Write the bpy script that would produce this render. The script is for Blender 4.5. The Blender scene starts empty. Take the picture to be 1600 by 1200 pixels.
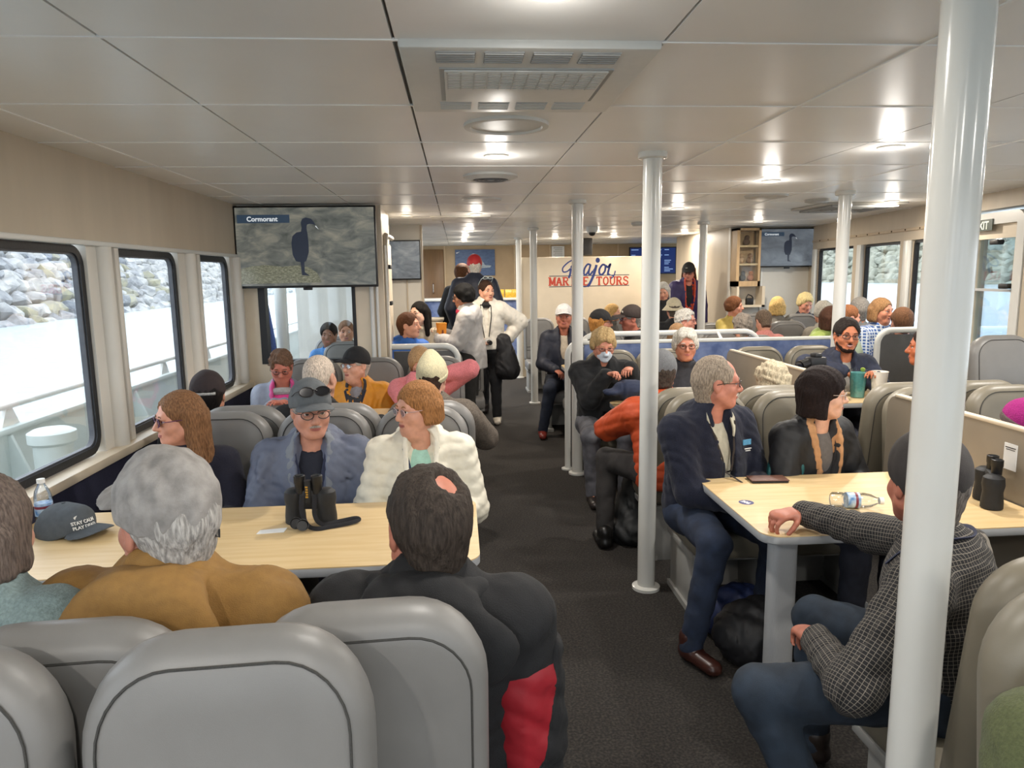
import bpy, bmesh, math, random
import numpy as np
from mathutils import Vector, Matrix, Euler
from math import sin, cos, pi, radians, sqrt
SC = bpy.context.scene
COL = SC.collection
rnd = random.Random(7)
# ---------------------------------------------------------------- camera
CAMH, FPX, YAW, PITCH, ROLL = 1.70, 1110.0, 4.25, 8.75, 0.8
def cam_axes():
    y, p, r = radians(YAW), radians(PITCH), radians(ROLL)
    f = np.array([sin(y)*cos(p), cos(y)*cos(p), -sin(p)])
    rt = np.array([cos(y), -sin(y), 0.0]); up = np.cross(rt, f)
    return cos(r)*rt - sin(r)*up, sin(r)*rt + cos(r)*up, f
RT, UP, FW = cam_axes()
def at(px, py, Y):
    """point at depth Y (metres along the cabin) that the photograph shows at (px, py)"""
    d = (px-800)/FPX*RT - (py-600)/FPX*UP + FW
    t = Y/d[1]
    return Vector((d[0]*t, Y, CAMH + d[2]*t))
def atz(px, py, z):
    d = (px-800)/FPX*RT - (py-600)/FPX*UP + FW
    t = (z-CAMH)/d[2]
    return Vector((d[0]*t, d[1]*t, z))
cd = bpy.data.cameras.new('camera'); cam = bpy.data.objects.new('camera', cd); COL.objects.link(cam)
cd.sensor_width = 36.0; cd.lens = FPX/1600*36.0; cd.clip_end = 2000; cd.clip_start = 0.05
cam.matrix_world = Matrix(((RT[0], UP[0], -FW[0], 0), (RT[1], UP[1], -FW[1], 0), (RT[2], UP[2], -FW[2], CAMH), (0, 0, 0, 1)))
SC.camera = cam
SC.view_settings.view_transform = 'Standard'; SC.view_settings.look = 'None'
SC.view_settings.gamma = 1.0; SC.view_settings.use_curve_mapping = False
# ---------------------------------------------------------------- materials
_M = {}
def srgb(c):
    return tuple((v/12.92 if v <= 0.04045 else ((v+0.055)/1.055)**2.4) for v in c)
def hexc(h):
    return srgb(tuple(int(h[i:i+2], 16)/255 for i in (0, 2, 4)))
def mat(name, color=None, rough=0.5, metal=0.0, noise=0.0, nscale=20.0, bump=0.0, bscale=200.0, spec=0.5,
        emit=None, estr=0.0, stretch=(1, 1, 1), coat=0.0, alpha=None, sheen=0.0, color2=None):
    if name in _M: return _M[name]
    m = bpy.data.materials.new(name); m.use_nodes = True; nt = m.node_tree
    b = nt.nodes['Principled BSDF']
    if isinstance(color, str): color = hexc(color)
    if isinstance(color2, str): color2 = hexc(color2)
    c = (*color, 1)
    b.inputs['Base Color'].default_value = c; b.inputs['Roughness'].default_value = rough
    b.inputs['Metallic'].default_value = metal; b.inputs['Specular IOR Level'].default_value = spec
    if coat: b.inputs['Coat Weight'].default_value = coat; b.inputs['Coat Roughness'].default_value = 0.1
    if sheen: b.inputs['Sheen Weight'].default_value = sheen
    tc = mp = None
    def coords():
        nonlocal tc, mp
        if mp is None:
            tc = nt.nodes.new('ShaderNodeTexCoord'); mp = nt.nodes.new('ShaderNodeMapping')
            mp.inputs['Scale'].default_value = stretch
            nt.links.new(tc.outputs['Object'], mp.inputs['Vector'])
        return mp.outputs['Vector']
    if noise or color2:
        n = nt.nodes.new('ShaderNodeTexNoise'); n.inputs['Scale'].default_value = nscale
        n.inputs['Detail'].default_value = 5.0
        nt.links.new(coords(), n.inputs['Vector'])
        r = nt.nodes.new('ShaderNodeValToRGB')
        r.color_ramp.elements[0].position = 0.35; r.color_ramp.elements[1].position = 0.65
        if color2: a, d = c, (*color2, 1)
        else:
            a = (*[max(0, v*(1-noise)) for v in color], 1); d = (*[min(1, v*(1+noise)) for v in color], 1)
        r.color_ramp.elements[0].color = a; r.color_ramp.elements[1].color = d
        nt.links.new(n.outputs['Fac'], r.inputs['Fac']); nt.links.new(r.outputs['Color'], b.inputs['Base Color'])
    if bump:
        n = nt.nodes.new('ShaderNodeTexNoise'); n.inputs['Scale'].default_value = bscale; n.inputs['Detail'].default_value = 3.0
        nt.links.new(coords(), n.inputs['Vector'])
        bp = nt.nodes.new('ShaderNodeBump'); bp.inputs['Strength'].default_value = bump; bp.inputs['Distance'].default_value = 0.01
        nt.links.new(n.outputs['Fac'], bp.inputs['Height']); nt.links.new(bp.outputs['Normal'], b.inputs['Normal'])
    if emit is not None:
        if isinstance(emit, str): emit = hexc(emit)
        b.inputs['Emission Color'].default_value = (*emit, 1); b.inputs['Emission Strength'].default_value = estr
    _M[name] = m
    return m
def glass_mat(name, tint=(0.97, 0.99, 1.0), refl=0.9, haze=0.0):
    if name in _M: return _M[name]
    m = bpy.data.materials.new(name); m.use_nodes = True; nt = m.node_tree; nt.nodes.clear()
    o = nt.nodes.new('ShaderNodeOutputMaterial'); t = nt.nodes.new('ShaderNodeBsdfTransparent'); g = nt.nodes.new('ShaderNodeBsdfGlossy')
    f = nt.nodes.new('ShaderNodeFresnel'); f.inputs['IOR'].default_value = 1.45
    mu = nt.nodes.new('ShaderNodeMath'); mu.operation = 'MULTIPLY_ADD'; mu.inputs[1].default_value = refl; mu.inputs[2].default_value = haze
    t.inputs['Color'].default_value = (*tint, 1); g.inputs['Roughness'].default_value = 0.02
    x = nt.nodes.new('ShaderNodeMixShader')
    nt.links.new(f.outputs[0], mu.inputs[0]); nt.links.new(mu.outputs[0], x.inputs[0]); nt.links.new(t.outputs[0], x.inputs[1]); nt.links.new(g.outputs[0], x.inputs[2])
    nt.links.new(x.outputs[0], o.inputs['Surface'])
    _M[name] = m; return m
# ---------------------------------------------------------------- objects
def tag(o, label=None, cat=None, group=None, kind=None):
    if label: o['label'] = label
    if cat: o['category'] = cat
    if group: o['group'] = group
    if kind: o['kind'] = kind
    return o
def empty(name, loc=(0, 0, 0), rz=0.0, label=None, cat=None, group=None):
    o = bpy.data.objects.new(name, None); COL.objects.link(o); o.location = loc; o.rotation_euler = (0, 0, rz)
    o.empty_display_size = 0.05
    return tag(o, label, cat, group)
def link(name, me, m=None, parent=None, loc=None):
    o = bpy.data.objects.new(name, me); COL.objects.link(o)
    if m is not None: me.materials.append(m)
    if parent is not None: o.parent = parent
    if loc is not None: o.location = loc
    return o
def mesh_np(name, V, Q, smooth=True):
    me = bpy.data.meshes.new(name); V = np.asarray(V, np.float32); Q = np.asarray(Q, np.int32)
    k = Q.shape[1]
    me.vertices.add(len(V)); me.vertices.foreach_set('co', V.ravel())
    me.loops.add(len(Q)*k); me.loops.foreach_set('vertex_index', Q.ravel())
    me.polygons.add(len(Q)); me.polygons.foreach_set('loop_start', np.arange(0, len(Q)*k, k, dtype=np.int32))
    me.update(calc_edges=True); me.validate()
    if smooth: me.polygons.foreach_set('use_smooth', np.ones(len(me.polygons), bool))
    return me
class MB:
    """collects simple solids; build() links them as ONE mesh object"""
    def __init__(s): s.bm = bmesh.new()
    def box(s, a, b, bev=0.0, seg=2, M=None):
        a, b = Vector(a), Vector(b); c = (a+b)/2; d = b-a
        r = bmesh.ops.create_cube(s.bm, size=1.0, matrix=Matrix.Translation(c) @ Matrix.Diagonal((abs(d.x), abs(d.y), abs(d.z), 1)))
        vs = r['verts']
        if bev:
            es = list({e for v in vs for e in v.link_edges})
            r2 = bmesh.ops.bevel(s.bm, geom=es, offset=bev, segments=seg, affect='EDGES', profile=0.5)
            vs = list({v for v in r2['verts']} | {v for v in vs if v.is_valid})
        if M is not None: bmesh.ops.transform(s.bm, matrix=M, verts=vs)
        return s
    def cyl(s, a, b, r, r2=None, seg=20, cap=True):
        a, b = Vector(a), Vector(b); d = b-a; L = d.length
        q = d.to_track_quat('Z', 'Y').to_matrix().to_4x4()
        bmesh.ops.create_cone(s.bm, cap_ends=cap, segments=seg, radius1=r, radius2=r if r2 is None else r2, depth=L, matrix=Matrix.Translation((a+b)/2) @ q)
        return s
    def ball(s, c, r, u=16, v=10, M=None):
        r = r if hasattr(r, '__len__') else (r, r, r)
        m = Matrix.Translation(Vector(c)) @ (M if M is not None else Matrix.Identity(4)) @ Matrix.Diagonal((*r, 1))
        bmesh.ops.create_uvsphere(s.bm, u_segments=u, v_segments=v, radius=1.0, matrix=m)
        return s
    def tube(s, pts, r, seg=8, closed=False, flat=None):
        """sweep a circle along points; flat=(normal, ratio) squashes it to a strap"""
        P = [Vector(p) for p in pts]; n = len(P); rings = []; up = None
        for i in range(n):
            t = (P[(i+1) % n]-P[i-1]) if closed else (P[min(i+1, n-1)]-P[max(i-1, 0)])
            if t.length < 1e-9: t = Vector((0, 0, 1))
            t.normalize()
            if flat is not None: up = Vector(flat[0])
            elif up is None: up = Vector((0, 0, 1)) if abs(t.z) < 0.9 else Vector((1, 0, 0))
            x = t.cross(up)
            if x.length < 1e-6: x = t.orthogonal()
            x.normalize(); y = x.cross(t).normalized(); up = y if flat is None else up
            rr = r[i] if hasattr(r, '__len__') else r
            k = flat[1] if flat is not None else 1.0
            rings.append([s.bm.verts.new(P[i] + x*rr*cos(2*pi*j/seg) + y*rr*k*sin(2*pi*j/seg)) for j in range(seg)])
        for i in range(n if closed else n-1):
            a, b = rings[i], rings[(i+1) % n]
            for j in range(seg): s.bm.faces.new((a[j], a[(j+1) % seg], b[(j+1) % seg], b[j]))
        if not closed:
            s.bm.faces.new(rings[0][::-1]); s.bm.faces.new(rings[-1])
        return s
    def lathe(s, prof, c=(0, 0, 0), seg=24, M=None):
        c = Vector(c); rings = []
        for r, z in prof:
            rings.append([s.bm.verts.new(c + Vector((r*cos(2*pi*j/seg), r*sin(2*pi*j/seg), z))) for j in range(seg)])
        for a, b in zip(rings, rings[1:]):
            for j in range(seg): s.bm.faces.new((a[j], a[(j+1) % seg], b[(j+1) % seg], b[j]))
        if prof[0][0] > 1e-5: s.bm.faces.new(rings[0][::-1])
        if prof[-1][0] > 1e-5: s.bm.faces.new(rings[-1])
        if M is not None: bmesh.ops.transform(s.bm, matrix=M, verts=[v for R in rings for v in R])
        return s
    def loops(s, Ls, cap0=True, cap1=True):
        rings = [[s.bm.verts.new(Vector(p)) for p in L] for L in Ls]
        for a, b in zip(rings, rings[1:]):
            n = len(a)
            for j in range(n): s.bm.faces.new((a[j], a[(j+1) % n], b[(j+1) % n], b[j]))
        if cap0: s.bm.faces.new(rings[0][::-1])
        if cap1: s.bm.faces.new(rings[-1])
        return s
    def quad(s, *p):
        s.bm.faces.new([s.bm.verts.new(Vector(q)) for q in p]); return s
    def prism(s, pts, h):
        """polygon (3-D points) pushed along vector h"""
        h = Vector(h); a = [s.bm.verts.new(Vector(p)) for p in pts]; b = [s.bm.verts.new(Vector(p)+h) for p in pts]
        n = len(a); s.bm.faces.new(a[::-1]); s.bm.faces.new(b)
        for j in range(n): s.bm.faces.new((a[j], a[(j+1) % n], b[(j+1) % n], b[j]))
        return s
    def build(s, name, m, parent=None, smooth=None, loc=None, ang=35):
        bmesh.ops.recalc_face_normals(s.bm, faces=s.bm.faces[:])
        me = bpy.data.meshes.new(name); s.bm.to_mesh(me); s.bm.free()
        if smooth is not False:
            me.polygons.foreach_set('use_smooth', np.ones(len(me.polygons), bool))
            me.set_sharp_from_angle(angle=radians(ang))
        return link(name, me, m, parent, loc)
def struct(o): o['kind'] = 'structure'; return o
def rrect(w, h, r, n=6, rb=None):
    """rounded rectangle outline, x in +-w/2, z in 0..h; top radius r, bottom radius rb"""
    rb = r if rb is None else rb
    out = []
    for cx, cz, a0, rr in ((w/2-r, h-r, 0, r), (-w/2+r, h-r, 90, r), (-w/2+rb, rb, 180, rb), (w/2-rb, rb, 270, rb)):
        for i in range(n+1):
            a = radians(a0 + 90*i/n); out.append((cx+rr*cos(a), cz+rr*sin(a)))
    return out
def text_mesh(name, txt, size, m, parent=None, bold=0.0, spacing=1.0, shear=0.0, align='LEFT', depth=0.0005):
    cu = bpy.data.curves.new(name, 'FONT'); cu.body = txt; cu.size = size; cu.offset = bold; cu.space_character = spacing
    cu.shear = shear; cu.extrude = depth; cu.align_x = align; cu.resolution_u = 3
    t = bpy.data.objects.new(name, cu); COL.objects.link(t)
    dg = bpy.context.evaluated_depsgraph_get(); me = bpy.data.meshes.new_from_object(t.evaluated_get(dg))
    bpy.data.objects.remove(t); me.name = name; me.materials.clear()
    return link(name, me, m, parent)
def place(o, origin, xdir, zdir):
    """orient a text/graphic drawn in its local XY plane: local x along xdir, local y along zdir"""
    x = Vector(xdir).normalized(); y = Vector(zdir).normalized(); n = x.cross(y)
    o.matrix_local = Matrix(((x.x, y.x, n.x, origin[0]), (x.y, y.y, n.y, origin[1]), (x.z, y.z, n.z, origin[2]), (0, 0, 0, 1)))
    return o
def copy_tree(o, parent=None):
    c = o.copy(); COL.objects.link(c)
    if parent is not None: c.parent = parent
    for ch in list(o.children): copy_tree(ch, c)
    return c
# ---------------------------------------------------------------- shared materials
WHITE = mat('white_paint', 'd9d9d4', 0.32, bump=0.02, bscale=60)
POLE = mat('white_gloss_pole', 'd4d3cd', 0.16, noise=0.02, nscale=3)
CEIL = mat('ceiling_panel', 'eae9e6', 0.33, spec=0.8, noise=0.02, nscale=2.5, bump=0.03, bscale=500)
CGAP = mat('ceiling_joint', '7f7d78', 0.6)
CBATTEN = mat('ceiling_batten', 'f0efec', 0.35)
BEIGE = mat('beige_laminate', 'bdb09c', 0.5, noise=0.05, nscale=6, stretch=(1, 1, 0.15))
CREAM = mat('cream_laminate', 'd9cbb4', 0.4, noise=0.03, nscale=5)
WALLW = mat('white_lining', 'cfcbc2', 0.4, noise=0.03, nscale=4)
RUBBER = mat('black_rubber', '16171b', 0.5, bump=0.1, bscale=80)
NAVYP = mat('navy_carpet_panel', '23243a', 0.95, noise=0.3, nscale=300, bump=0.2, bscale=400)
VINYL = mat('grey_vinyl', '787673', 0.42, noise=0.04, nscale=8, bump=0.05, bscale=700)
VINYLD = mat('taupe_vinyl', '7b7465', 0.42, noise=0.05, nscale=8, bump=0.05, bscale=700)
SEAM = mat('seam_thread', '3a3936', 0.8, noise=0.2, nscale=400)
SHELL = mat('seat_shell', '9b9a96', 0.35, noise=0.03, nscale=10)
WOOD = None
ALU = mat('brushed_aluminium', 'b4b6b8', 0.35, metal=0.15, noise=0.05, nscale=40, stretch=(30, 30, 1))
EDGE = mat('table_edge_grey', '9fa1a3', 0.4, noise=0.03, nscale=20)
BLACK = mat('black_plastic', '121214', 0.45, noise=0.1, nscale=30)
GLASS = glass_mat('window_glass', (0.98, 0.99, 1.0), 0.3)
BLUEM = mat('blue_marbled_laminate', '4a5c8a', 0.45, color2='7686ae', nscale=9)
CHROME = mat('chrome', 'c8c8c8', 0.15, metal=1.0, noise=0.02)
PAPER = mat('white_paper', 'e8e8e6', 0.8, noise=0.02)
def wood_mat():
    m = mat('light_maple_laminate', 'dcc193', 0.38, color2='d3b582', nscale=3.0, stretch=(1.2, 14, 1))
    return m
WOOD = wood_mat()
def carpet():
    m = mat('speckled_carpet', '28231f', 0.95, bump=0.5, bscale=350)
    nt = m.node_tree; b = nt.nodes['Principled BSDF']
    tc = nt.nodes.new('ShaderNodeTexCoord'); n = nt.nodes.new('ShaderNodeTexNoise'); n.inputs['Scale'].default_value = 95; n.inputs['Detail'].default_value = 4
    n2 = nt.nodes.new('ShaderNodeTexVoronoi'); n2.inputs['Scale'].default_value = 190
    r = nt.nodes.new('ShaderNodeValToRGB'); e = r.color_ramp.elements
    e[0].position = 0.42; e[0].color = (*hexc('1d1a18'), 1); e[1].position = 0.72; e[1].color = (*hexc('4d463f'), 1)
    nt.links.new(tc.outputs['Object'], n.inputs['Vector']); nt.links.new(tc.outputs['Object'], n2.inputs['Vector'])
    mx = nt.nodes.new('ShaderNodeMixRGB'); mx.inputs[0].default_value = 0.35
    nt.links.new(n.outputs['Fac'], r.inputs['Fac']); nt.links.new(r.outputs['Color'], mx.inputs[1])
    r2 = nt.nodes.new('ShaderNodeValToRGB'); r2.color_ramp.elements[0].color = (*hexc('131110'), 1); r2.color_ramp.elements[1].color = (*hexc('332f2b'), 1)
    nt.links.new(n2.outputs['Color'], r2.inputs['Fac']); nt.links.new(r2.outputs['Color'], mx.inputs[2]); nt.links.new(mx.outputs[0], b.inputs['Base Color'])
    return m
CARPET = carpet()
# ================================================================ setting
Z = 2.29
XL = -1.78
def RWX(y): return 4.2 + 0.144*(y-5.12)          # the right-hand window wall runs slightly outwards
# floor
f = MB(); f.box((-1.95, -2.6, -0.08), (6.2, 15.0, 0.0)); struct(f.build('floor', CARPET, smooth=False))
# ceiling: panels with open joints on a backing
c = MB(); c.box((-1.95, -2.6, Z+0.02), (6.2, 15.0, Z+0.06)); cei = struct(c.build('ceiling', CGAP, smooth=False))
xs = [-1.95, -1.56, -0.86, -0.145, 0.55, 1.25, 1.95, 2.65, 3.35, 4.05, 4.75, 5.45, 6.2]
ys = [-2.6, -1.58, -0.88, -0.18, 0.52, 1.22] + [1.92+0.7*i for i in range(18)] + [15.0]
c = MB()
for i in range(len(xs)-1):
    for j in range(len(ys)-1):
        if i == 3 and abs(ys[j]-1.92) < 0.01: continue         # the air-conditioning cassette sits here
        c.box((xs[i]+0.004, ys[j]+0.002, Z), (xs[i+1]-0.004, ys[j+1]-0.002, Z+0.018))
c.build('ceiling_panels', CEIL, cei, smooth=False)
c = MB()
for y in ys[1:-1]: c.box((-1.9, y-0.005, Z-0.003), (6.1, y+0.005, Z+0.004))
for x in (-1.56, 1.25, 2.65): c.box((x-0.006, -2.5, Z-0.0035), (x+0.006, 15.0, Z+0.003))
c.build('ceiling_battens', CBATTEN, cei, smooth=False)
# ---- left wall
w = MB()
w.box((XL-0.075, -2.6, 1.885), (XL, 6.1, Z)); w.box((XL-0.075, -2.6, 0.0), (XL-0.02, 6.1, 0.80))
wl = struct(w.build('wall_left', BEIGE, smooth=False))
w = MB(); w.box((XL-0.075, -2.6, 0.80), (XL+0.055, 6.08, 0.845), bev=0.006); struct(w.build('trim_1', CREAM))
w = MB(); w.box((XL-0.02, -2.6, 0.0), (XL+0.035, 6.08, 0.80)); struct(w.build('baseboard_left', NAVYP, smooth=False))
w = MB(); w.box((XL-0.03, -2.6, 1.868), (XL+0.018, 6.1, 1.892), bev=0.004); struct(w.build('trim_2', WHITE))
def post(name, y0, y1):
    p = MB(); p.box((XL-0.075, y0, 0.845), (XL-0.012, y1, 1.87))
    yc = (y0+y1)/2; h = min(0.05, (y1-y0)*0.28)
    p.cyl((XL-0.012, yc, 0.845), (XL-0.012, yc, 1.868), h, seg=24)
    p.box((XL-0.012, y1-0.05, 0.845), (XL+0.012, y1, 1.868), bev=0.006)
    struct(p.build(name, WALLW))
wins = [(-2.2, -0.9), (-0.75, 0.85), (1.05, 2.42), (2.68, 3.65), (3.94, 4.80), (5.14, 5.85)]
prev = -2.6
for k, (a, b) in enumerate(wins + [(6.1, 6.2)]):
    post('trim_%d' % (3+k), prev, a); prev = b
def ring(mb, y0, y1, z0, z1, x0, x1, wd, r):
    """rounded rubber window frame in the plane of a left-right wall"""
    oc, ic = [], []
    for (yy, zz) in rrect(y1-y0, z1-z0, r): oc.append(((y0+y1)/2+yy, z0+zz))
    for (yy, zz) in rrect(y1-y0-2*wd, z1-z0-2*wd, max(r-wd, 0.01)): ic.append(((y0+y1)/2+yy, z0+wd+zz))
    n = len(oc); bm = mb.bm
    L = [[bm.verts.new((x, p[0], p[1])) for p in pts] for x, pts in ((x1, oc), (x1, ic), (x0, ic), (x0, oc))]
    for a in range(4):
        A, B = L[a], L[(a+1) % 4]
        for j in range(n): bm.faces.new((A[j], A[(j+1) % n], B[(j+1) % n], B[j]))
for k, (a, b) in enumerate(wins):
    e = struct(empty('window_%d' % (k+1), (XL-0.05, (a+b)/2, 1.36)))
    m = MB(); ring(m, a-e.location.y, b-e.location.y, 0.85-1.36, 1.868-1.36, -0.018, 0.022, 0.036, 0.10)
    m.build('window_frame', RUBBER, e)
    m = MB(); ring(m, a-e.location.y+0.033, b-e.location.y-0.033, 0.883-1.36, 1.835-1.36, -0.012, 0.012, 0.012, 0.07)
    m.build('window_gasket', mat('grey_gasket', '4d4f55', 0.5, noise=0.1), e)
    m = MB(); m.box((-0.003, a-e.location.y+0.03, 0.88-1.36), (0.003, b-e.location.y-0.03, 1.838-1.36)); m.build('window_pane', GLASS, e, smooth=False)
# ---- partition with the big screen (across the cabin, Y = 6.1)
PY = 6.12
w = MB()
w.box((XL-0.075, PY, 0), (-0.62, PY+0.08, 0.98)); w.box((XL-0.075, PY, 2.05), (-0.62, PY+0.08, Z))
w.box((XL-0.075, PY, 0.98), (-1.66, PY+0.08, 2.05)); w.box((-0.86, PY, 0.98), (-0.62, PY+0.08, 2.05))
struct(w.build('wall_partition', CREAM, smooth=False))
e = struct(empty('window_7', (-1.26, PY+0.04, 1.5)))
m = MB()
m.box((-0.40, -0.05, -0.52), (-0.345, 0.05, 0.55)); m.box((0.40, -0.045, -0.52), (0.37, 0.05, 0.55)); m.box((-0.345, -0.05, -0.52), (0.37, 0.05, -0.49))
m.build('window_frame', RUBBER, e, smooth=False)
m = MB(); m.box((-0.35, -0.004, -0.5), (0.38, 0.004, 0.54)); m.build('window_pane', glass_mat('partition_glass', (0.93, 0.96, 0.98), 0.9, 0.02), e, smooth=False)
w = MB(); w.cyl((-0.72, PY-0.02, 0.0), (-0.72, PY-0.02, 1.7), 0.018); w.cyl((-0.675, PY-0.02, 0.0), (-0.675, PY-0.02, 1.7), 0.012); struct(w.build('trim_11', WHITE))
# longitudinal wall with the watertight door seen edge-on
w = MB(); w.prism([(-0.72, 7.0, 0), (-0.64, 7.0, 0), (-0.86, 8.6, 0), (-0.94, 8.6, 0)], (0, 0, Z)); w.box((-0.72, PY+0.08, 2.0), (-0.64, 7.0, Z)); struct(w.build('wall_inner', CREAM, smooth=False))
d = struct(empty('door_1', (-0.62, 6.58, 0)))
m = MB(); m.box((-0.05, -0.36, 0.12), (0.0, 0.36, 2.0), bev=0.02); m.build('door_leaf', CREAM, d)
m = MB(); m.tube([(0.015, -0.37, 0.05), (0.015, -0.37, 1.96), (0.015, -0.28, 2.05), (0.015, 0.3, 2.05)], 0.022, 10); m.build('door_frame', mat('door_steel', 'b9b2a6', 0.3, metal=0.4, noise=0.05), d)
m = MB(); m.box((0.0, -0.385, 0.15), (0.012, -0.35, 1.75)); m.build('door_gasket', RUBBER, d)
for z in (0.9, 1.47, 1.78):
    m = MB(); m.cyl((0.0, -0.33, z), (0.05, -0.33, z), 0.018); m.box((0.035, -0.37, z-0.018), (0.055, -0.25, z+0.018), bev=0.005); m.build('door_dog', BLACK, d)
# wall with the second screen
w = MB(); w.box((-1.9, 8.6, 0), (-0.41, 8.68, Z)); struct(w.build('wall_screen', WALLW, smooth=False))
w = MB(); w.box((-0.425, 8.585, 0), (-0.40, 8.69, Z)); w.box((-0.60, 8.585, 0), (-0.585, 8.6, 1.66)); struct(w.build('trim_12', BEIGE, smooth=False))
# back of the cabin
w = MB(); w.box((-1.95, 14.6, 0), (6.2, 14.7, Z)); struct(w.build('wall_back', mat('tan_laminate', 'b39a78', 0.45, noise=0.05, nscale=5), smooth=False))
w = MB()
for x in (-0.72, -0.24, 1.17, 1.9, 2.6, 3.3): w.box((x-0.012, 14.58, 0), (x+0.012, 14.6, Z))
struct(w.build('trim_13', mat('tan_joint', 'cdb795', 0.4, noise=0.03), smooth=False))
d = struct(empty('door_2', (-0.48, 14.58, 0)))
m = MB(); m.box((-0.20, -0.02, 0), (0.22, 0.02, 2.22), bev=0.01); m.build('door_leaf', mat('brown_door', '7a5a38', 0.4, noise=0.1, nscale=4, stretch=(8, 8, 1)), d)
m = MB(); m.tube([(0.0, -0.03, 1.35), (0.0, -0.07, 1.37), (0.0, -0.07, 1.53), (0.0, -0.03, 1.55)], 0.012); m.build('door_handle', CHROME, d)
# right-hand window wall
DY = 5.0; DE = 9.6; L = sqrt((DE-DY)**2 + (RWX(DE)-RWX(DY))**2)
wa = math.atan2(RWX(DE)-RWX(DY), DE-DY)
MW = Matrix.Translation((RWX(DY), DY, 0)) @ Matrix.Rotation(-wa, 4, 'Z')      # local +y runs along the wall, +x outwards
def wy(y): return (y-DY)/cos(wa)
rw = struct(empty('wall_right')); rw.matrix_world = MW
def rpt(px, py):
    d = (px-800)/FPX*RT - (py-600)/FPX*UP + FW
    t = (4.2-0.144*5.12)/(d[0]-0.144*d[1]); return d[1]*t, CAMH+d[2]*t
rwins = [(8.13, 9.30), (6.98, 7.86), (5.84, 6.75)]
m = MB(); m.box((0, wy(5.86), 1.98), (0.07, wy(9.6), Z)); m.box((0, wy(5.86), 0), (0.07, wy(9.6), 1.0)); m.box((0, wy(5.0), 2.16), (0.14, wy(5.86), Z))
ed = [5.84] + [v for p in reversed(rwins) for v in p] + [9.6]
for i in range(0, len(ed), 2): m.box((0, wy(ed[i]), 1.0), (0.07, wy(ed[i+1])+0.001, 1.98))
m.build('wall_panel', BEIGE, rw, smooth=False)
m = MB()
for (a, b) in rwins: m.box((-0.03, wy(b), 1.0), (0.02, wy(b)+0.11, 1.98), bev=0.008)
m.box((-0.03, wy(5.86), 0.96), (0.03, wy(9.5), 1.0), bev=0.008)
m.build('white_mullions', WHITE, rw)
m = MB(); m.box((-0.012, wy(5.9), 2.07), (0, wy(9.5), 2.10), bev=0.004)
m.build('screw_band', mat('beige_band', 'b8a58b', 0.5, noise=0.04), rw)
m = MB()
for i in range(12): m.ball((-0.012, wy(6.0+0.29*i), 2.085), 0.009, 8, 6)
m.build('band_screws', mat('dull_screw', '54493c', 0.4, metal=0.6, noise=0.1), rw)
for k, (a, b) in enumerate(rwins):
    e = struct(empty('window_%d' % (8+k))); e.matrix_world = MW @ Matrix.Translation((0.045, (wy(a)+wy(b))/2, 1.5)); hw = (wy(b)-wy(a))/2
    m = MB(); ring(m, -hw, hw, -0.5, 0.48, -0.02, 0.02, 0.028, 0.05); m.build('window_frame', RUBBER, e)
    m = MB(); m.box((-0.004, -hw+0.03, -0.47), (0.004, hw-0.03, 0.45)); m.build('window_pane', GLASS, e, smooth=False)
# exit door
d = struct(empty('door_3')); d.matrix_world = MW @ Matrix.Translation((0, wy(5.43), 0)); hw = wy(5.43)-0.03-wy(5.0)
m = MB(); ring(m, -hw, hw, 0.1, 2.13, -0.02, 0.14, 0.09, 0.10); m.build('door_frame', WHITE, d)
m = MB()
m.box((0.02, -hw+0.08, 0.15), (0.07, hw-0.08, 0.95)); m.box((0.02, -hw+0.08, 1.93), (0.07, hw-0.08, 2.06))
m.box((0.02, -hw+0.08, 0.95), (0.07, -hw+0.16, 1.93)); m.box((0.02, hw-0.16, 0.95), (0.07, hw-0.08, 1.93)); m.build('door_leaf', CREAM, d, smooth=False)
m = MB(); m.box((0.01, -hw+0.15, 1.515), (0.06, hw-0.15, 1.535)); m.build('door_crossbar', ALU, d, smooth=False)
m = MB(); m.box((0.04, -hw+0.15, 0.95), (0.048, hw-0.15, 1.93)); m.build('window_pane', glass_mat('door_glass', (0.80, 0.88, 0.93), 0.5, 0.02), d, smooth=False)
m = MB(); m.box((-0.006, -hw+0.1, 2.085), (0.0, hw-0.1, 2.1)); m.build('door_gasket', RUBBER, d, smooth=False)
for (yy, zz) in ((-hw+0.17, 1.56), (-hw+0.33, 1.90)):
    m = MB(); m.cyl((-0.03, yy, zz), (0.03, yy, zz), 0.02); m.box((-0.045, yy-0.05, zz-0.02), (-0.02, yy+0.05, zz+0.02), bev=0.008); m.build('door_dog', BLACK, d)
# return wall next to the exit door and the rest of the shell
w = MB(); w.box((RWX(5.0)-0.02, 4.92, 0), (5.75, 5.0, Z)); struct(w.build('wall_return', BEIGE, smooth=False))
w = MB(); w.box((5.72, -2.6, 0), (5.8, 5.0, 0.85)); w.box((5.72, -2.6, 1.9), (5.8, 5.0, Z))
for y in (-2.6, -1.0, 0.4, 1.8, 3.2, 4.7): w.box((5.72, y, 0.85), (5.8, y+0.3, 1.9))
struct(w.build('wall_starboard', BEIGE, smooth=False))
w = MB(); w.box((-1.95, -2.68, 0), (5.8, -2.6, 0.5)); w.box((-1.95, -2.68, 2.1), (5.8, -2.6, Z))
for x in (-1.95, -0.3, 1.3, 2.9, 4.5, 5.6): w.box((x, -2.68, 0.5), (x+0.2, -2.6, 2.1))
struct(w.build('wall_rear', BEIGE, smooth=False))
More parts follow.
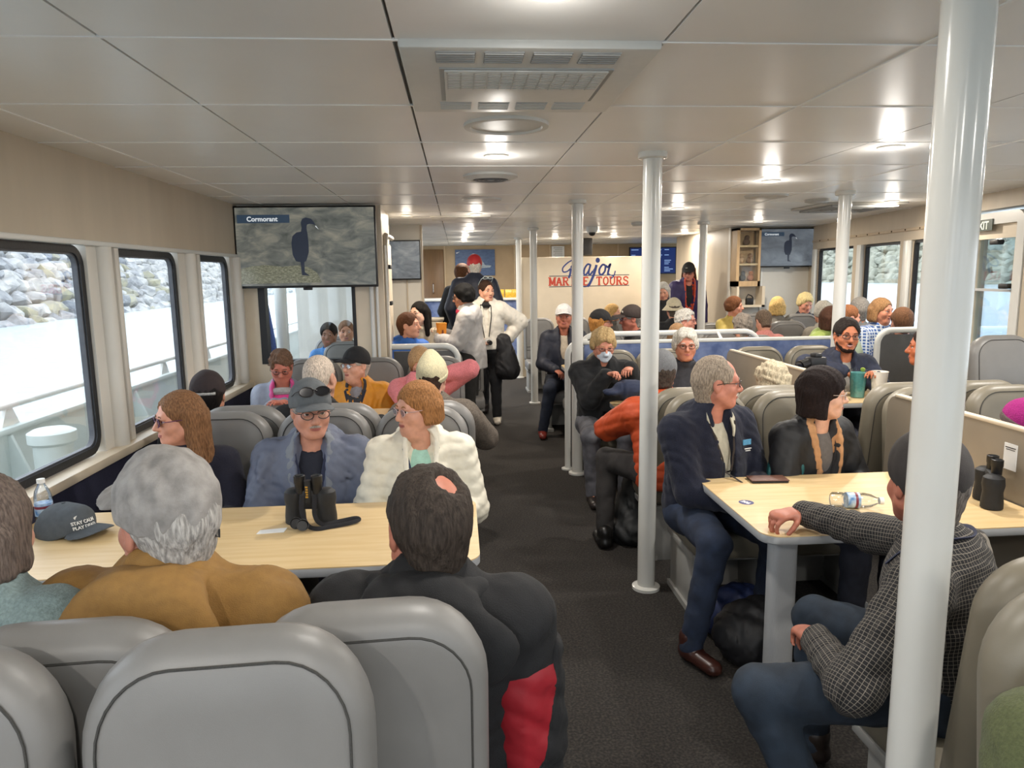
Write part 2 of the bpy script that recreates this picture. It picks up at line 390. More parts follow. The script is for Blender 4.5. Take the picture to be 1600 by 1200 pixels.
# partition with the right-hand screen
w = MB(); w.box((3.72, 9.6, 0), (RWX(9.6)+0.2, 9.66, Z)); struct(w.build('wall_bow', WALLW, smooth=False))
w = MB(); w.box((4.16, 9.585, 0.3), (4.18, 9.6, 1.75)); struct(w.build('trim_14', WHITE, smooth=False))
w = MB(); w.box((3.72, 9.66, 0), (3.78, 12.0, Z)); struct(w.build('wall_bow_side', BEIGE, smooth=False))
# far side door
w = MB(); w.box((3.78, 12.0, 0), (6.2, 12.08, Z)); struct(w.build('wall_far', BEIGE, smooth=False))
d = struct(empty('door_4', (4.49, 11.98, 0)))
m = MB(); ring_pts = rrect(0.36, 1.98, 0.06)
m.prism([(x, -0.02, 0.12+z) for x, z in ring_pts], (0, 0.02, 0)); m.build('door_leaf', mat('warm_door', 'd8bd93', 0.4, noise=0.03), d)
m = MB(); m.prism([(x, -0.026, 1.02+z) for x, z in rrect(0.22, 0.93, 0.04)], (0, 0.006, 0)); m.build('door_window', mat('glowing_daylight_pane', 'dfeaf0', 0.3, emit='dcebf2', estr=0.9, noise=0.02), d)  # pane itself glows, in place of daylight coming through it
m = MB(); m.box((-0.12, -0.035, 1.42), (0.12, -0.02, 1.44)); m.build('door_crossbar', BLACK, d)
for x in (-0.12, 0.12):
    m = MB(); m.box((x-0.02, -0.05, 1.46), (x+0.02, -0.02, 1.52), bev=0.005); m.build('door_dog', BLACK, d)
m = MB(); m.box((-0.02, -0.032, 1.90), (0.02, -0.026, 1.94)); m.build('door_hook', BLACK, d)
m = MB(); m.box((-0.05, -0.026, 2.0), (0.02, -0.02, 2.06)); m.build('door_plate', mat('grey_plate', '53584f', 0.5, noise=0.2, nscale=90), d)
# raised floor on the right-hand side
w = MB(); w.box((3.6, 3.0, 0.0), (5.7, 9.6, 0.15)); struct(w.build('floor_step', CARPET, smooth=False))
# ---------------------------------------------------------------- outside
def sea_mat():
    m = mat('harbour_water', '98a6ac', 0.3, spec=0.6)
    nt = m.node_tree; b = nt.nodes['Principled BSDF']; tc = nt.nodes.new('ShaderNodeTexCoord')
    mp = nt.nodes.new('ShaderNodeMapping'); mp.inputs['Scale'].default_value = (0.9, 2.2, 1); mp.inputs['Rotation'].default_value = (0, 0, 0.5)
    n = nt.nodes.new('ShaderNodeTexNoise'); n.inputs['Scale'].default_value = 1.1; n.inputs['Detail'].default_value = 6
    bp = nt.nodes.new('ShaderNodeBump'); bp.inputs['Strength'].default_value = 0.6; bp.inputs['Distance'].default_value = 0.3
    nt.links.new(tc.outputs['Object'], mp.inputs['Vector']); nt.links.new(mp.outputs[0], n.inputs['Vector']); nt.links.new(n.outputs['Fac'], bp.inputs['Height']); nt.links.new(bp.outputs[0], b.inputs['Normal'])
    return m
w = MB(); w.quad((-400, -200, -1.2), (500, -200, -1.2), (500, 900, -1.2), (-400, 900, -1.2)); struct(w.build('water', sea_mat(), smooth=False))
# the boat's own side deck and bulwark
w = MB(); w.box((-3.0, -3, -0.12), (XL-0.075, 16, -0.06)); struct(w.build('trim_side_deck', mat('grey_deck', 'b7bcbb', 0.6, noise=0.05, nscale=9), smooth=False))
BW = mat('bulwark_paint', 'c6cfcc', 0.45, noise=0.03, nscale=4)
bu = empty('bulwark', (-2.95, 6.5, -0.06), label='pale grey boat bulwark with white handrail beyond the side deck', cat='bulwark')
m = MB(); m.box((-0.04, -9, 0), (0.04, 9.5, 0.80)); m.box((-0.06, -9, 0.79), (0.06, 9.5, 0.83), bev=0.01); m.build('bulwark_plate', BW, bu)
m = MB(); m.cyl((0, -9, 0.96), (0, 9.5, 0.96), 0.024, seg=14); m.build('handrail', WHITE, bu)
for i in range(11):
    y = -4.2+1.25*i; m = MB(); m.prism([(-0.012, y-0.10, 0.82), (-0.012, y+0.10, 0.82), (-0.012, y+0.03, 0.945), (-0.012, y-0.03, 0.945)], (0.024, 0, 0)); m.build('rail_bracket', WHITE, bu)
for i in range(8):
    y = -3.6+1.8*i; m = MB(); m.prism([(0.04, y, 0.0), (0.35, y, 0.0), (0.06, y, 0.78), (0.04, y, 0.78)], (0, 0.025, 0)); m.build('bulwark_stay', BW, bu)
bl = empty('mooring_bollard', (-2.55, 4.55, -0.06), label='short white capped post on the side deck outside the big left window', cat='post')
m = MB(); m.lathe([(0.11, 0), (0.11, 0.75), (0.135, 0.77), (0.135, 0.83), (0.1, 0.85), (0.0, 0.85)]); m.build('post', BW, bl)
# breakwater of boulders
def rock_mesh(i):
    r = random.Random(100+i); bm = bmesh.new(); bmesh.ops.create_icosphere(bm, subdivisions=1, radius=1.0)
    for v in bm.verts: v.co *= r.uniform(0.78, 1.12)
    for k in range(7):                                    # flat broken faces
        n = Vector((r.uniform(-1, 1), r.uniform(-1, 1), r.uniform(-1, 1))).normalized(); dd = r.uniform(0.55, 0.85)
        bmesh.ops.bisect_plane(bm, geom=bm.verts[:]+bm.edges[:]+bm.faces[:], plane_co=n*dd, plane_no=n, clear_outer=True)
        bmesh.ops.holes_fill(bm, edges=[e for e in bm.edges if e.is_boundary])
    me = bpy.data.meshes.new('boulder'); bm.to_mesh(me); bm.free(); me.materials.append(ROCKS[i % 4]); return me
ROCKS = [mat('boulder_%s' % k, a, 0.9, color2=b, nscale=1.6, bump=0.6, bscale=4) for k, a, b in (('grey', '7c7f83', 'a8aaab'), ('pale', '919395', 'b6b6b2'), ('dark', '6a6e75', '8f9396'), ('lichen', '86867f', '9d9a82'))]
RM = [rock_mesh(i) for i in range(10)]
def slope(y, t):                                          # t: 0 at the waterline .. 1 at the crest
    return Vector((-29.6-0.035*(y-45)-9.5*t, y, -1.5+7.2*t))
cells = []
rr = random.Random(3)
for iy in range(70):
    for it in range(9):
        y = 40+iy*1.35+rr.uniform(-.3, .3); t = (it+0.2+rr.uniform(-.2, .2))/8.6
        cells.append((y, t, it))
cells.sort(key=lambda q: q[0])
def rock_matrix(y, t, r, k=1.0):
    p = slope(y, t); s = r.uniform(0.75, 1.15)*k
    return Matrix.Translation(p) @ Euler((r.uniform(-.6, .6), r.uniform(-.6, .6), r.uniform(0, 6.28))).to_matrix().to_4x4() @ Matrix.Diagonal((s*1.15, s*0.95, s*0.8, 1))
big = [q for q in cells if q[0] < 87][:300]
for q in big:
    o = bpy.data.objects.new('boulder', RM[rr.randrange(10)]); COL.objects.link(o); o.matrix_world = rock_matrix(q[0], q[1], rr)
    tag(o, 'angular grey boulder in the rock breakwater outside the left windows', 'boulder', 'boulders of the breakwater outside the left windows')
def rock_field(name, mats4, mi):
    bm = bmesh.new()
    for M in mats4:
        k = len(bm.verts); bm.from_mesh(RM[rr.randrange(10)]); bm.verts.ensure_lookup_table()
        bmesh.ops.transform(bm, matrix=M, verts=bm.verts[k:])
    me = bpy.data.meshes.new(name); bm.to_mesh(me); bm.free(); me.materials.clear(); return link(name, me, mi)
rest = [q for q in cells if q not in big]
for iy in range(60):
    for it in range(9): rest.append((134+iy*2.2, (it+0.3)/8.6, it))
o = rock_field('breakwater_rocks', [rock_matrix(q[0], q[1], rr, 1.0 if q[0] < 134 else 1.5) for q in rest], ROCKS[1])
tag(o, 'distant continuation of the grey rock breakwater outside the left windows', 'rocks', kind='stuff')
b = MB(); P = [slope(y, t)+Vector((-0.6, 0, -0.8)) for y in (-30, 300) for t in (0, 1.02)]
b.quad(P[0], P[1], P[3], P[2]); struct(b.build('breakwater_bank', mat('bank_grey', '5e6064', 0.95, noise=0.3, nscale=2), smooth=False))  # mottled dark grey slope behind the boulders
ms = []
for i in range(46):
    for j in range(9):
        y = 70+i*3.2+rr.uniform(-.9, .9); p = Vector((98.5-0.12*(y-100)+1.2*j*1.4, y, -1.6+1.25*j)); s = rr.uniform(1.5, 2.3)
        ms.append(Matrix.Translation(p) @ Euler((rr.uniform(-.6, .6), rr.uniform(-.6, .6), rr.uniform(0, 6.28))).to_matrix().to_4x4() @ Matrix.Diagonal((s*1.2, s, s*0.75, 1)))
o = rock_field('breakwater_rocks', ms, mat('green_grey_rock', '7b7e71', 0.9, color2='9fa192', nscale=0.8, bump=0.5, bscale=2))
tag(o, 'greenish grey rock breakwater across the water outside the right windows', 'rocks', kind='stuff')
b = MB(); b.quad((99.5, 40, -2), (101, 260, -2), (118, 260, 10.2), (115, 40, 10.2)); struct(b.build('breakwater_bank', _M['bank_grey'], smooth=False))
# ================================================================ ceiling fittings and light
world = bpy.data.worlds.new('overcast'); SC.world = world; world.use_nodes = True
bg = world.node_tree.nodes['Background']; bg.inputs['Color'].default_value = (0.86, 0.93, 1.0, 1); bg.inputs['Strength'].default_value = 3.7
SC.view_settings.exposure = 0.1
LAMP = mat('warm_lamp_diffuser', 'ffe2b5', 0.5, emit='ffd9a0', estr=3.5)
RIMW = mat('downlight_rim', 'dedcd5', 0.3, noise=0.01)
LP = 26.0
lights = [(0.21, 1.58, 'first ceiling downlight over the aisle, at the top edge of the photo'), (0.21, 3.68, 'ceiling downlight between the round ceiling cover and the round air diffuser'),
  (0.20, 7.09, 'small ceiling downlight beyond the round speaker over the aisle'), (0.19, 9.81, 'third small ceiling downlight of the row over the aisle'), (0.15, 11.3, 'fourth small ceiling downlight of the row over the aisle'), (0.14, 12.7, 'farthest small ceiling downlight of the row over the aisle'),
  (2.12, 3.44, 'largest ceiling downlight right of the middle white column'), (2.08, 4.69, 'ceiling downlight left of the square air vent'), (2.06, 6.63, 'small ceiling downlight between two slim white columns'), (1.99, 10.24, 'tiny ceiling downlight above the lettered white wall'),
  (3.80, 6.10, 'ceiling downlight just behind the square ceiling vent'), (3.62, 8.47, 'ceiling downlight above the right hand screen'), (-0.48, 7.17, 'small ceiling downlight beside the big left screen'),
  (1.65, 12.0, 'tiny ceiling downlight left of the black speaker'), (2.6, 11.8, 'tiny ceiling downlight over the lettered wall beside the second column'), (3.5, 10.9, 'tiny ceiling downlight in front of the menu screen'), (3.95, 10.6, 'tiny ceiling downlight near the far side door'),
  (0.21, -0.6, None), (2.1, 1.7, None), (2.1, -0.6, None), (3.75, 3.8, None), (3.75, 1.4, None), (-1.1, -0.6, None)]
for x, y, lab in lights:
    e = empty('ceiling_downlight', (x, y, Z), 0, lab or 'ceiling downlight behind the viewpoint', 'ceiling light', 'recessed ceiling downlights')
    m = MB(); m.lathe([(0.062, -0.001), (0.062, -0.008), (0.050, -0.010), (0.048, -0.002), (0.047, 0.0)], seg=24); m.build('rim', RIMW, e)
    m = MB(); m.lathe([(0.0, -0.004), (0.046, -0.004), (0.046, -0.001)], seg=24); m.build('diffuser', LAMP, e)
    for nm, kind, en, dz in (('downlight_lamp', 'AREA', 0.80, -0.014), ('ceiling_fill_lamp', 'POINT', 0.08, -0.10)):  # second, point lamp below each fitting is added to brighten the ceiling
        ld = bpy.data.lights.new(nm, kind); ld.energy = LP*en*(0.4 if x < -0.4 and y > 5 else 0.55 if 1.0 < y < 1.6 and x < 1 else 1.0); ld.color = (1.0, 0.95, 0.88) if y < 5 else (1.0, 0.90, 0.77)
        if kind == 'AREA': ld.shape = 'DISK'; ld.size = 0.09
        else: ld.shadow_soft_size = 0.05
        lo = bpy.data.objects.new(nm, ld); COL.objects.link(lo); lo.parent = e; lo.location = (0, 0, dz)
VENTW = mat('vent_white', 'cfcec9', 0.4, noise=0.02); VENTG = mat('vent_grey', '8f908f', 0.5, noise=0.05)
e = empty('ceiling_air_conditioner', (0.2, 2.27, Z), 0, 'square white ceiling air conditioning cassette with slotted grilles', 'air conditioner')
m = MB(); m.box((-0.335, -0.36, -0.022), (0.345, 0.36, 0.01), bev=0.01); m.build('panel', VENTW, e)
for s in (-1, 1):
    for k in range(4):
        x = -0.19+k*0.127; y = s*0.27-0.02
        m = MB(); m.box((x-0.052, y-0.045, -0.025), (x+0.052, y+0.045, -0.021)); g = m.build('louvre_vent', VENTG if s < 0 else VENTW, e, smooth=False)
        m = MB()
        for q in range(5): m.box((x-0.05, y-0.04+q*0.018, -0.028), (x+0.05, y-0.033+q*0.018, -0.024))
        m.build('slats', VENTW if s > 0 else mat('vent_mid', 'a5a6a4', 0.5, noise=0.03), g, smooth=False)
m = MB(); m.box((-0.235, -0.19, -0.026), (0.255, 0.17, -0.02)); m.build('filter_recess', mat('filter_grey', 'a8a9a7', 0.6, noise=0.03), e, smooth=False)
m = MB(); m.box((-0.222, -0.185, -0.032), (0.242, 0.165, -0.025), bev=0.004); f = m.build('filter_grille', VENTW, e)
m = MB()
for q in range(12): m.box((-0.215+q*0.038, -0.175, -0.0335), (-0.212+q*0.038, 0.0, -0.031))
for q in range(10): m.box((-0.215, -0.175+q*0.018, -0.0335), (0.235, -0.173+q*0.018, -0.031))
m.build('grille_bars', mat('grille_bar', 'bdbdb9', 0.5, noise=0.02), f, smooth=False)
def disc(name, x, y, prof, lab, cat, m0=VENTW):
    e = empty(name, (x, y, Z), 0, lab, cat); q = MB(); q.lathe(prof, seg=36); q.build('cover', m0, e); return e
e = disc('ceiling_cover', 0.21, 2.94, [(0.17, 0.0), (0.168, -0.012), (0.145, -0.014), (0.14, -0.006), (0.0, -0.006)], 'flat round white cover in the ceiling behind the air conditioner', 'ceiling cover')
e = disc('ceiling_diffuser', 0.215, 4.40, [(0.165, 0.0), (0.165, -0.012), (0.12, -0.03), (0.105, -0.026), (0.1, -0.008), (0.0, -0.008)], 'round white ceiling air diffuser with dark concentric rings', 'air vent')
m = MB()
for r in (0.085, 0.062, 0.04): m.lathe([(r, -0.01), (r+0.012, -0.03), (r+0.008, -0.03), (r-0.004, -0.01)], seg=30)
m.lathe([(0.022, -0.01), (0.022, -0.03), (0.0, -0.03)]); m.build('rings', mat('ring_grey', '77777a', 0.4, noise=0.03), e)
disc('ceiling_cover', 0.21, 5.75, [(0.16, 0.0), (0.155, -0.01), (0.0, -0.012)], 'second flat round white ceiling cover farther along the aisle', 'ceiling cover')
e = empty('ceiling_vent', (0.05, 7.5, Z), 0, 'long flat white ceiling vent beyond the aisle downlights', 'air vent'); m = MB(); m.box((-0.3, -0.25, -0.015), (0.3, 0.25, 0), bev=0.005); m.build('cover', VENTW, e)
e = empty('ceiling_vent', (3.62, 6.5, Z), 0, 'square grey slatted air vent in the right part of the ceiling', 'air vent')
m = MB(); m.box((-0.38, -0.34, -0.02), (0.38, 0.34, 0), bev=0.006); m.build('frame', mat('vent_frame', 'aeaca6', 0.4, noise=0.03), e)
for k in range(4):
    m = MB(); r0 = 0.3-0.07*k
    ring_o = [(-r0, -r0, -0.03), (r0, -r0, -0.03), (r0, r0, -0.03), (-r0, r0, -0.03)]; m.tube(ring_o, 0.012, 6, closed=True); m.build('slat_ring', VENTG, e)
e = disc('ceiling_diffuser', 2.45, 5.6, [(0.17, 0.0), (0.16, -0.015), (0.0, -0.02)], 'flat round ceiling plate left of the second column row', 'ceiling cover', mat('plate_grey', 'b9b7b1', 0.4, noise=0.02))
e = disc('ceiling_diffuser', 3.05, 5.95, [(0.11, 0.0), (0.1, -0.02), (0.05, -0.03), (0.0, -0.02)], 'small round vent close to the top of the second row column', 'air vent', mat('plate_grey2', 'a9a8a4', 0.4, noise=0.03))
e = empty('ceiling_camera', (1.74, 9.2, Z), 0, 'white dome security camera hanging from the ceiling', 'camera')
m = MB(); m.lathe([(0.075, 0), (0.075, -0.04), (0.06, -0.07), (0.0, -0.07)]); m.build('housing', WHITE, e); m = MB(); m.ball((0, -0.01, -0.075), (0.045, 0.045, 0.04)); m.build('lens_dome', BLACK, e)
disc('smoke_detector', 2.15, 8.5, [(0.07, 0), (0.07, -0.02), (0.05, -0.04), (0.0, -0.04)], 'small white smoke detector on the ceiling', 'smoke detector')
e = empty('wall_speaker', (2.15, 11.95, 2.0), 0, 'black box loudspeaker above the lettered wall', 'speaker'); m = MB(); m.box((-0.12, -0.1, 0), (0.10, 0.1, 0.28), bev=0.01); m.build('cabinet', BLACK, e)
# ================================================================ columns
def pole(x, y, lab, foot=0.0):
    e = empty('column', (x, y, foot), 0, lab, 'column', 'white round columns')
    h = Z-foot
    m = MB(); m.cyl((0, 0, 0.018), (0, 0, h-0.03), 0.047, seg=40); m.build('shaft', POLE, e)
    m = MB(); m.lathe([(0.075, 0), (0.075, 0.015), (0.065, 0.02), (0.047, 0.022)], seg=36); m.build('base_flange', POLE, e)
    m = MB(); m.lathe([(0.047, h-0.032), (0.062, h-0.03), (0.072, h-0.026), (0.072, h)], seg=36); m.build('top_collar', POLE, e)
pole(0.974, 1.36, 'thick white column in the right foreground in front of the plaid shirt')
pole(0.985, 3.60, 'white column beside the man in the navy fleece')
pole(0.99, 5.87, 'white column left of the woman wearing a face mask')
pole(0.99, 9.28, 'slim white column left of the man in the white cap')
pole(1.005, 11.69, 'slimmest white column at the left end of the lettered wall')
pole(2.955, 5.34, 'white column behind the smiling man with glasses')
pole(2.96, 8.50, 'slim white column beside the woman in the purple jacket')
# ================================================================ seats
def seat_proto(m0):
    root = empty('seat')
    W, H, T = 0.462, 0.64, 0.105
    def outline(ins, y, r=0.15):
        return [(x, y, z) for x, z in [(a*(W-2*ins)/W, b) for a, b in rrect(W, H, r, 8, 0.05)]] if ins == 0 else [(x, y, ins+z) for x, z in rrect(W-2*ins, H-2*ins, max(r-ins, 0.02), 8, 0.03)]
    m = MB()
    m.loops([outline(0.10, -T/2-0.008), outline(0.05, -T/2-0.006), outline(0.022, -T/2+0.004), outline(0.006, -T/2+0.022), outline(0.0, -T/2+0.045),
             outline(0.0, T/2-0.045), outline(0.006, T/2-0.022), outline(0.022, T/2-0.004), outline(0.05, T/2+0.004), outline(0.10, T/2+0.006)])
    b = m.build('backrest', m0, root, ang=60); b.location = (0, 0, 0.42); b.rotation_euler = (radians(-7), 0, 0)
    m = MB()
    m.tube(outline(0.036, -T/2-0.0035), 0.0024, 5, closed=True); m.tube(outline(0.036, T/2+0.0005), 0.0024, 5, closed=True)
    m.tube([(x, -T/2-0.008, 0.205+0.006*cos(x*6)) for x in np.linspace(-W/2+0.04, W/2-0.04, 12)], 0.003, 5)
    m.tube([(x, -T/2-0.008, 0.155+0.006*cos(x*6)) for x in np.linspace(-W/2+0.04, W/2-0.04, 12)], 0.003, 5)
    m.build('piping', SEAM, b)
    m = MB(); m.box((-0.225, -0.50, 0.33), (0.225, -0.02, 0.455), bev=0.035, seg=3); m.build('cushion', m0, root, ang=60)
    m = MB(); m.box((-0.20, -0.36, 0.02), (-0.165, -0.02, 0.335), bev=0.005); m.box((0.165, -0.36, 0.02), (0.20, -0.02, 0.335), bev=0.005); m.box((-0.20, -0.05, 0.0), (0.20, 0.0, 0.335), bev=0.005)
    m.box((-0.22, -0.42, 0.30), (0.22, 0.0, 0.335), bev=0.006); m.box((-0.215, -0.40, 0.0), (-0.15, 0.0, 0.03)); m.box((0.15, -0.40, 0.0), (0.215, 0.0, 0.03))
    m.build('pedestal', SHELL, root)
    return root
SP = {}
def seat(x, y, face, lab, kind='g', z=0.0, group='cabin seats', rz=0.0):
    """y is where the middle of the backrest top stands; face S = towards the viewpoint"""
    if kind not in SP:
        o = seat_proto(VINYL if kind == 'g' else VINYLD); SP[kind] = o
    else: o = copy_tree(SP[kind])
    o.rotation_euler = (0, 0, rz if face == 'S' else pi+rz)
    o.location = (x, y-0.078 if face == 'S' else y+0.078, z); o.scale = (1, 1, 1)
    tag(o, lab, 'seat', group); return o
# left block, back to back rows
for _a in (seat(-0.37, 1.09, 'S', 'large grey seat back in the left foreground, facing the viewpoint'), seat(-0.84, 1.07, 'S', 'grey seat at the lower left corner of the photo, facing the viewpoint'),
    seat(-0.185, 1.225, 'N', 'grey seat with the man in the black and red jacket'), seat(-0.70, 1.20, 'N', 'grey seat with the man in the mustard jacket'), seat(-1.20, 1.18, 'N', 'grey seat with the woman in the teal fleece')): _a.scale = (0.96, 1, 1.09 if _a.location.y < 1.1 else 1.055); _a.rotation_euler.z += 0.05
for x, a, b in ((-0.195, 'grey seat behind the woman in the white puffer jacket', 'grey seat with the person in the cream knit hat'), (-0.675, 'grey seat behind the man in the blue grey raincoat', 'grey seat with the white haired man seen from behind'),
             (-1.155, 'grey seat behind the woman with purple sunglasses', 'grey seat with the person in the dark cap by the window')):
    seat(x, 3.53, 'S', a); seat(x+0.04, 3.67, 'N', b)
for x, a in ((-0.19, 'grey seat with the woman in the pink hoodie'), (-0.68, 'grey seat with the man in the yellow jacket'), (-1.17, 'grey seat with the woman in the pink and grey jacket by the partition')):
    seat(x, 5.78, 'S', a)
# centre block
_b = seat(1.15, 1.13, 'S', 'taupe seat with the person in the green fleece', 't'); _b.scale = (0.96, 1, 1.07); seat(1.395, 1.42, 'N', 'taupe seat with the man in the plaid shirt', 't'); seat(1.88, 1.42, 'N', 'taupe seat right of the plaid shirt man', 't')
for x, a, b in ((1.33, 'taupe seat with the man in the navy fleece', 'taupe seat with the person in the orange puffer jacket'), (1.82, 'taupe seat with the dark bobbed woman', 'taupe seat with the curly white haired person')):
    seat(x, 3.72, 'S', a, 't'); seat(x-0.03, 3.88, 'N', b, 't')
for x, a, b in ((2.56, 'taupe seat right of the low divider, behind the dark bobbed woman', 'taupe seat back to back with the one right of the low divider'), (3.04, 'taupe seat beside the big column, beyond the low divider', 'taupe seat facing the smiling man'),
             (3.52, 'taupe seat above the magenta knit hat', 'taupe seat beyond the magenta knit hat')):
    seat(x, 3.70, 'S', a, 't'); seat(x, 3.86, 'N', b, 't')
for x, a in ((1.24, 'taupe seat with the woman wearing a face mask'), (1.73, 'taupe seat with the white haired woman in glasses'), (2.58, 'empty taupe seat against the blue panel, left one'), (3.06, 'taupe seat against the blue panel behind the camera')):
    seat(x+(0.05 if x < 1.3 else 0), 5.97, 'S', a, 't')
# sections beyond the rails
for x, y, f, a in ((1.16, 8.0, 'S', 'grey seat with the man in the white cap'), (1.66, 8.0, 'S', 'grey seat beside the white cap man, hidden by a column'), (1.2, 10.6, 'S', 'grey seat against the lettered wall behind the white cap man'), (1.75, 10.6, 'S', 'grey seat under the lettered wall, hidden by capped heads'), (2.3, 10.6, 'S', 'grey seat under the lettered wall at its right end'),
                 (2.42, 7.75, 'S', 'grey seat with the curly haired woman in glasses'), (2.9, 7.7, 'S', 'grey seat beside the curly haired woman, near a slim column'), (1.75, 6.55, 'N', 'grey seat just behind the white rail, middle'), (1.27, 6.55, 'N', 'grey seat just behind the white rail, aisle end'), (2.24, 6.55, 'N', 'grey seat just behind the white rail, right end'),
                 (-0.2, 6.55, 'N', 'grey seat behind the left rail, aisle end'), (-0.37, 7.6, 'S', 'grey seat with the boy in the blue jacket'), (0.03, 7.75, 'S', 'grey seat beside the standing person with the orange box'), (-0.37, 8.4, 'S', 'grey seat with the long black haired woman')):
    seat(x, y, f, a)
for x, y, f, a, z in ((4.13, 8.35, 'S', 'empty grey seat in front of the white blond woman', 0.13), (3.28, 8.95, 'S', 'grey seat with the woman in the yellow jacket', 0.0), (3.76, 9.0, 'S', 'grey seat with the blond bobbed woman', 0.1), (3.62, 7.6, 'N', 'grey seat with the person in the pink top', 0.1), (4.08, 9.3, 'S', 'grey seat with the white blond woman against the bow wall', 0.1),
                     (4.09, 6.78, 'S', 'grey seat beyond the framed dark panel on the right', 0.12), (3.95, 7.15, 'N', 'grey seat with the grey haired person by the right window', 0.12), (3.86, 4.8, 'S', 'pale empty seat in front of the exit door', 0.17), (4.34, 4.8, 'S', 'pale empty seat at the right edge of the photo', 0.17), (3.03, 7.05, 'N', 'grey seat with the curly grey haired person', 0.0), (4.08, 6.27, 'N', 'grey seat with the brown haired person by the right window', 0.12)):
    seat(x, y, f, a, 'g', z)
for xy in ((-1.35, 'left', 7.95, 'grey seat added behind the glass as a reflection, left one'), (-1.14, 'right', 7.3, 'grey seat added behind the glass as a reflection, right one')):  # solid seats put in for seats mirrored in the partition glass
    seat(xy[0], xy[2], 'S', xy[3])
# ================================================================ tables
def table(x0, x1, y0, y1, lab, legs, r=0.07, num=None, z=0.74, grp=None):
    e = empty('table', ((x0+x1)/2, (y0+y1)/2, 0), 0, lab, 'table', grp)
    w, d = x1-x0, y1-y0
    pts = [(x, zz-d/2) for x, zz in rrect(w, d, r, 8)]
    m = MB(); m.prism([(x, y, z-0.004) for x, y in pts], (0, 0, 0.004)); m.build('tabletop', WOOD, e)
    m = MB(); m.loops([[(x*0.995, y*0.99, z-0.036) for x, y in pts], [(x, y, z-0.03) for x, y in pts], [(x, y, z-0.006) for x, y in pts], [(x*0.998, y*0.996, z-0.0035) for x, y in pts]]); m.build('edge_band', EDGE, e)
    for lx, ly in legs:
        m = MB(); lw = 0.055
        m.prism([(lx-e.location.x+a, ly-e.location.y+b-0.04, 0.0) for a, b in rrect(0.11, 0.08, 0.03, 5)], (0, 0, z-0.037)); lg = m.build('leg', ALU, e)
        m = MB(); m.box((lx-e.location.x-0.12, ly-e.location.y-0.1, z-0.05), (lx-e.location.x+0.12, ly-e.location.y+0.1, z-0.036), bev=0.004); m.build('leg_plate', EDGE, lg)
    if num:
        txt, sx, sy, ang = num
        s = MB(); s.lathe([(0.0, 0.0006), (0.031, 0.0006), (0.031, 0.0)], seg=32); d0 = s.build('number_disc', mat('navy_disc', '2a2f6b', 0.4, noise=0.03), e)
        d0.location = (sx-e.location.x, sy-e.location.y, z)
        t = text_mesh('number', txt, 0.036 if len(txt) < 3 else 0.029, mat('disc_white', 'e6e6ea', 0.5, noise=0.02), d0, bold=0.0009, align='CENTER')
        t.location = (0.012*math.sin(ang), -0.012*math.cos(ang), 0.0012); t.rotation_euler = (0, 0, ang)
    return e
p = atz(727, 811, 0.74); q = atz(1166, 785, 0.74)
table(-1.72, 0.055, 2.30, 2.98, 'long pale wood table in front left with binoculars and a cap on it', [(-0.35, 2.62), (-1.4, 2.62)], num=('25', p.x, p.y, radians(75)))
table(1.10, 2.26, 2.40, 3.16, 'pale wood table on the right with a phone and a plastic bottle', [(1.27, 2.62)], num=('206', q.x, q.y, radians(-65)))
table(-1.72, 0.03, 4.62, 5.2, 'second pale wood table on the left, behind the white puffer jacket', [(-0.4, 4.9), (-1.4, 4.9)])
table(1.12, 2.25, 4.62, 5.25, 'pale wood table between the masked woman and the orange jacket', [(1.5, 4.95)], num=('209', 1.24, 4.72, 0.2))
table(2.32, 3.4, 4.6, 5.2, 'pale wood table in front of the smiling man', [(2.7, 4.9)], z=0.80)
table(1.08, 1.5, 7.0, 7.5, 'small pale wood table in front of the man in the white cap', [(1.3, 7.25)])
table(3.64, 4.5, 3.95, 4.45, 'table at the right edge in front of the pale seats', [(4.1, 4.2)], z=0.92)
# low divider between the two table banks
DIV = mat('taupe_divider', '968b7b', 0.5, noise=0.04, nscale=6)
for (y0, y1, lab) in ((1.75, 3.56, 'low taupe divider beside the right table'), (4.05, 5.85, 'low taupe divider behind the curly white hair')):
    e = empty('divider_panel', (2.285, (y0+y1)/2, 0), 0, lab, 'divider', 'low dividers between the tables'); hw = (y1-y0)/2
    m = MB(); m.prism([(-0.016, a, 0.3+b) for a, b in rrect(2*hw, 0.745, 0.07, 6, 0.02)], (0.032, 0, 0)); m.build('panel', DIV, e)
    m = MB(); m.box((-0.018, -hw+0.06, 1.04), (0.018, hw-0.06, 1.056), bev=0.004); m.build('cream_edge', CREAM, e)
    for s in (-1, 1):
        m = MB(); m.box((-0.02, s*(hw-0.25)-0.03, 0), (0.02, s*(hw-0.25)+0.03, 0.31)); m.build('leg', ALU, e, smooth=False)
sn = empty('code_notice', at(1581, 680, 2.52)); sn.location = (2.267, 2.70, 0.925); sn.rotation_euler = (0, 0, -pi/2)
tag(sn, 'small white paper notice on the low divider behind the right binoculars', 'notice')
m = MB(); m.box((-0.035, -0.001, -0.055), (0.035, 0.001, 0.055)); m.build('sheet', PAPER, sn, smooth=False)
m = MB(); m.box((-0.028, -0.0016, 0.036), (0.028, -0.001, 0.040)); m.box((-0.024, -0.0016, 0.028), (0.024, -0.001, 0.031)); m.build('printed_lines', BLACK, sn, smooth=False)
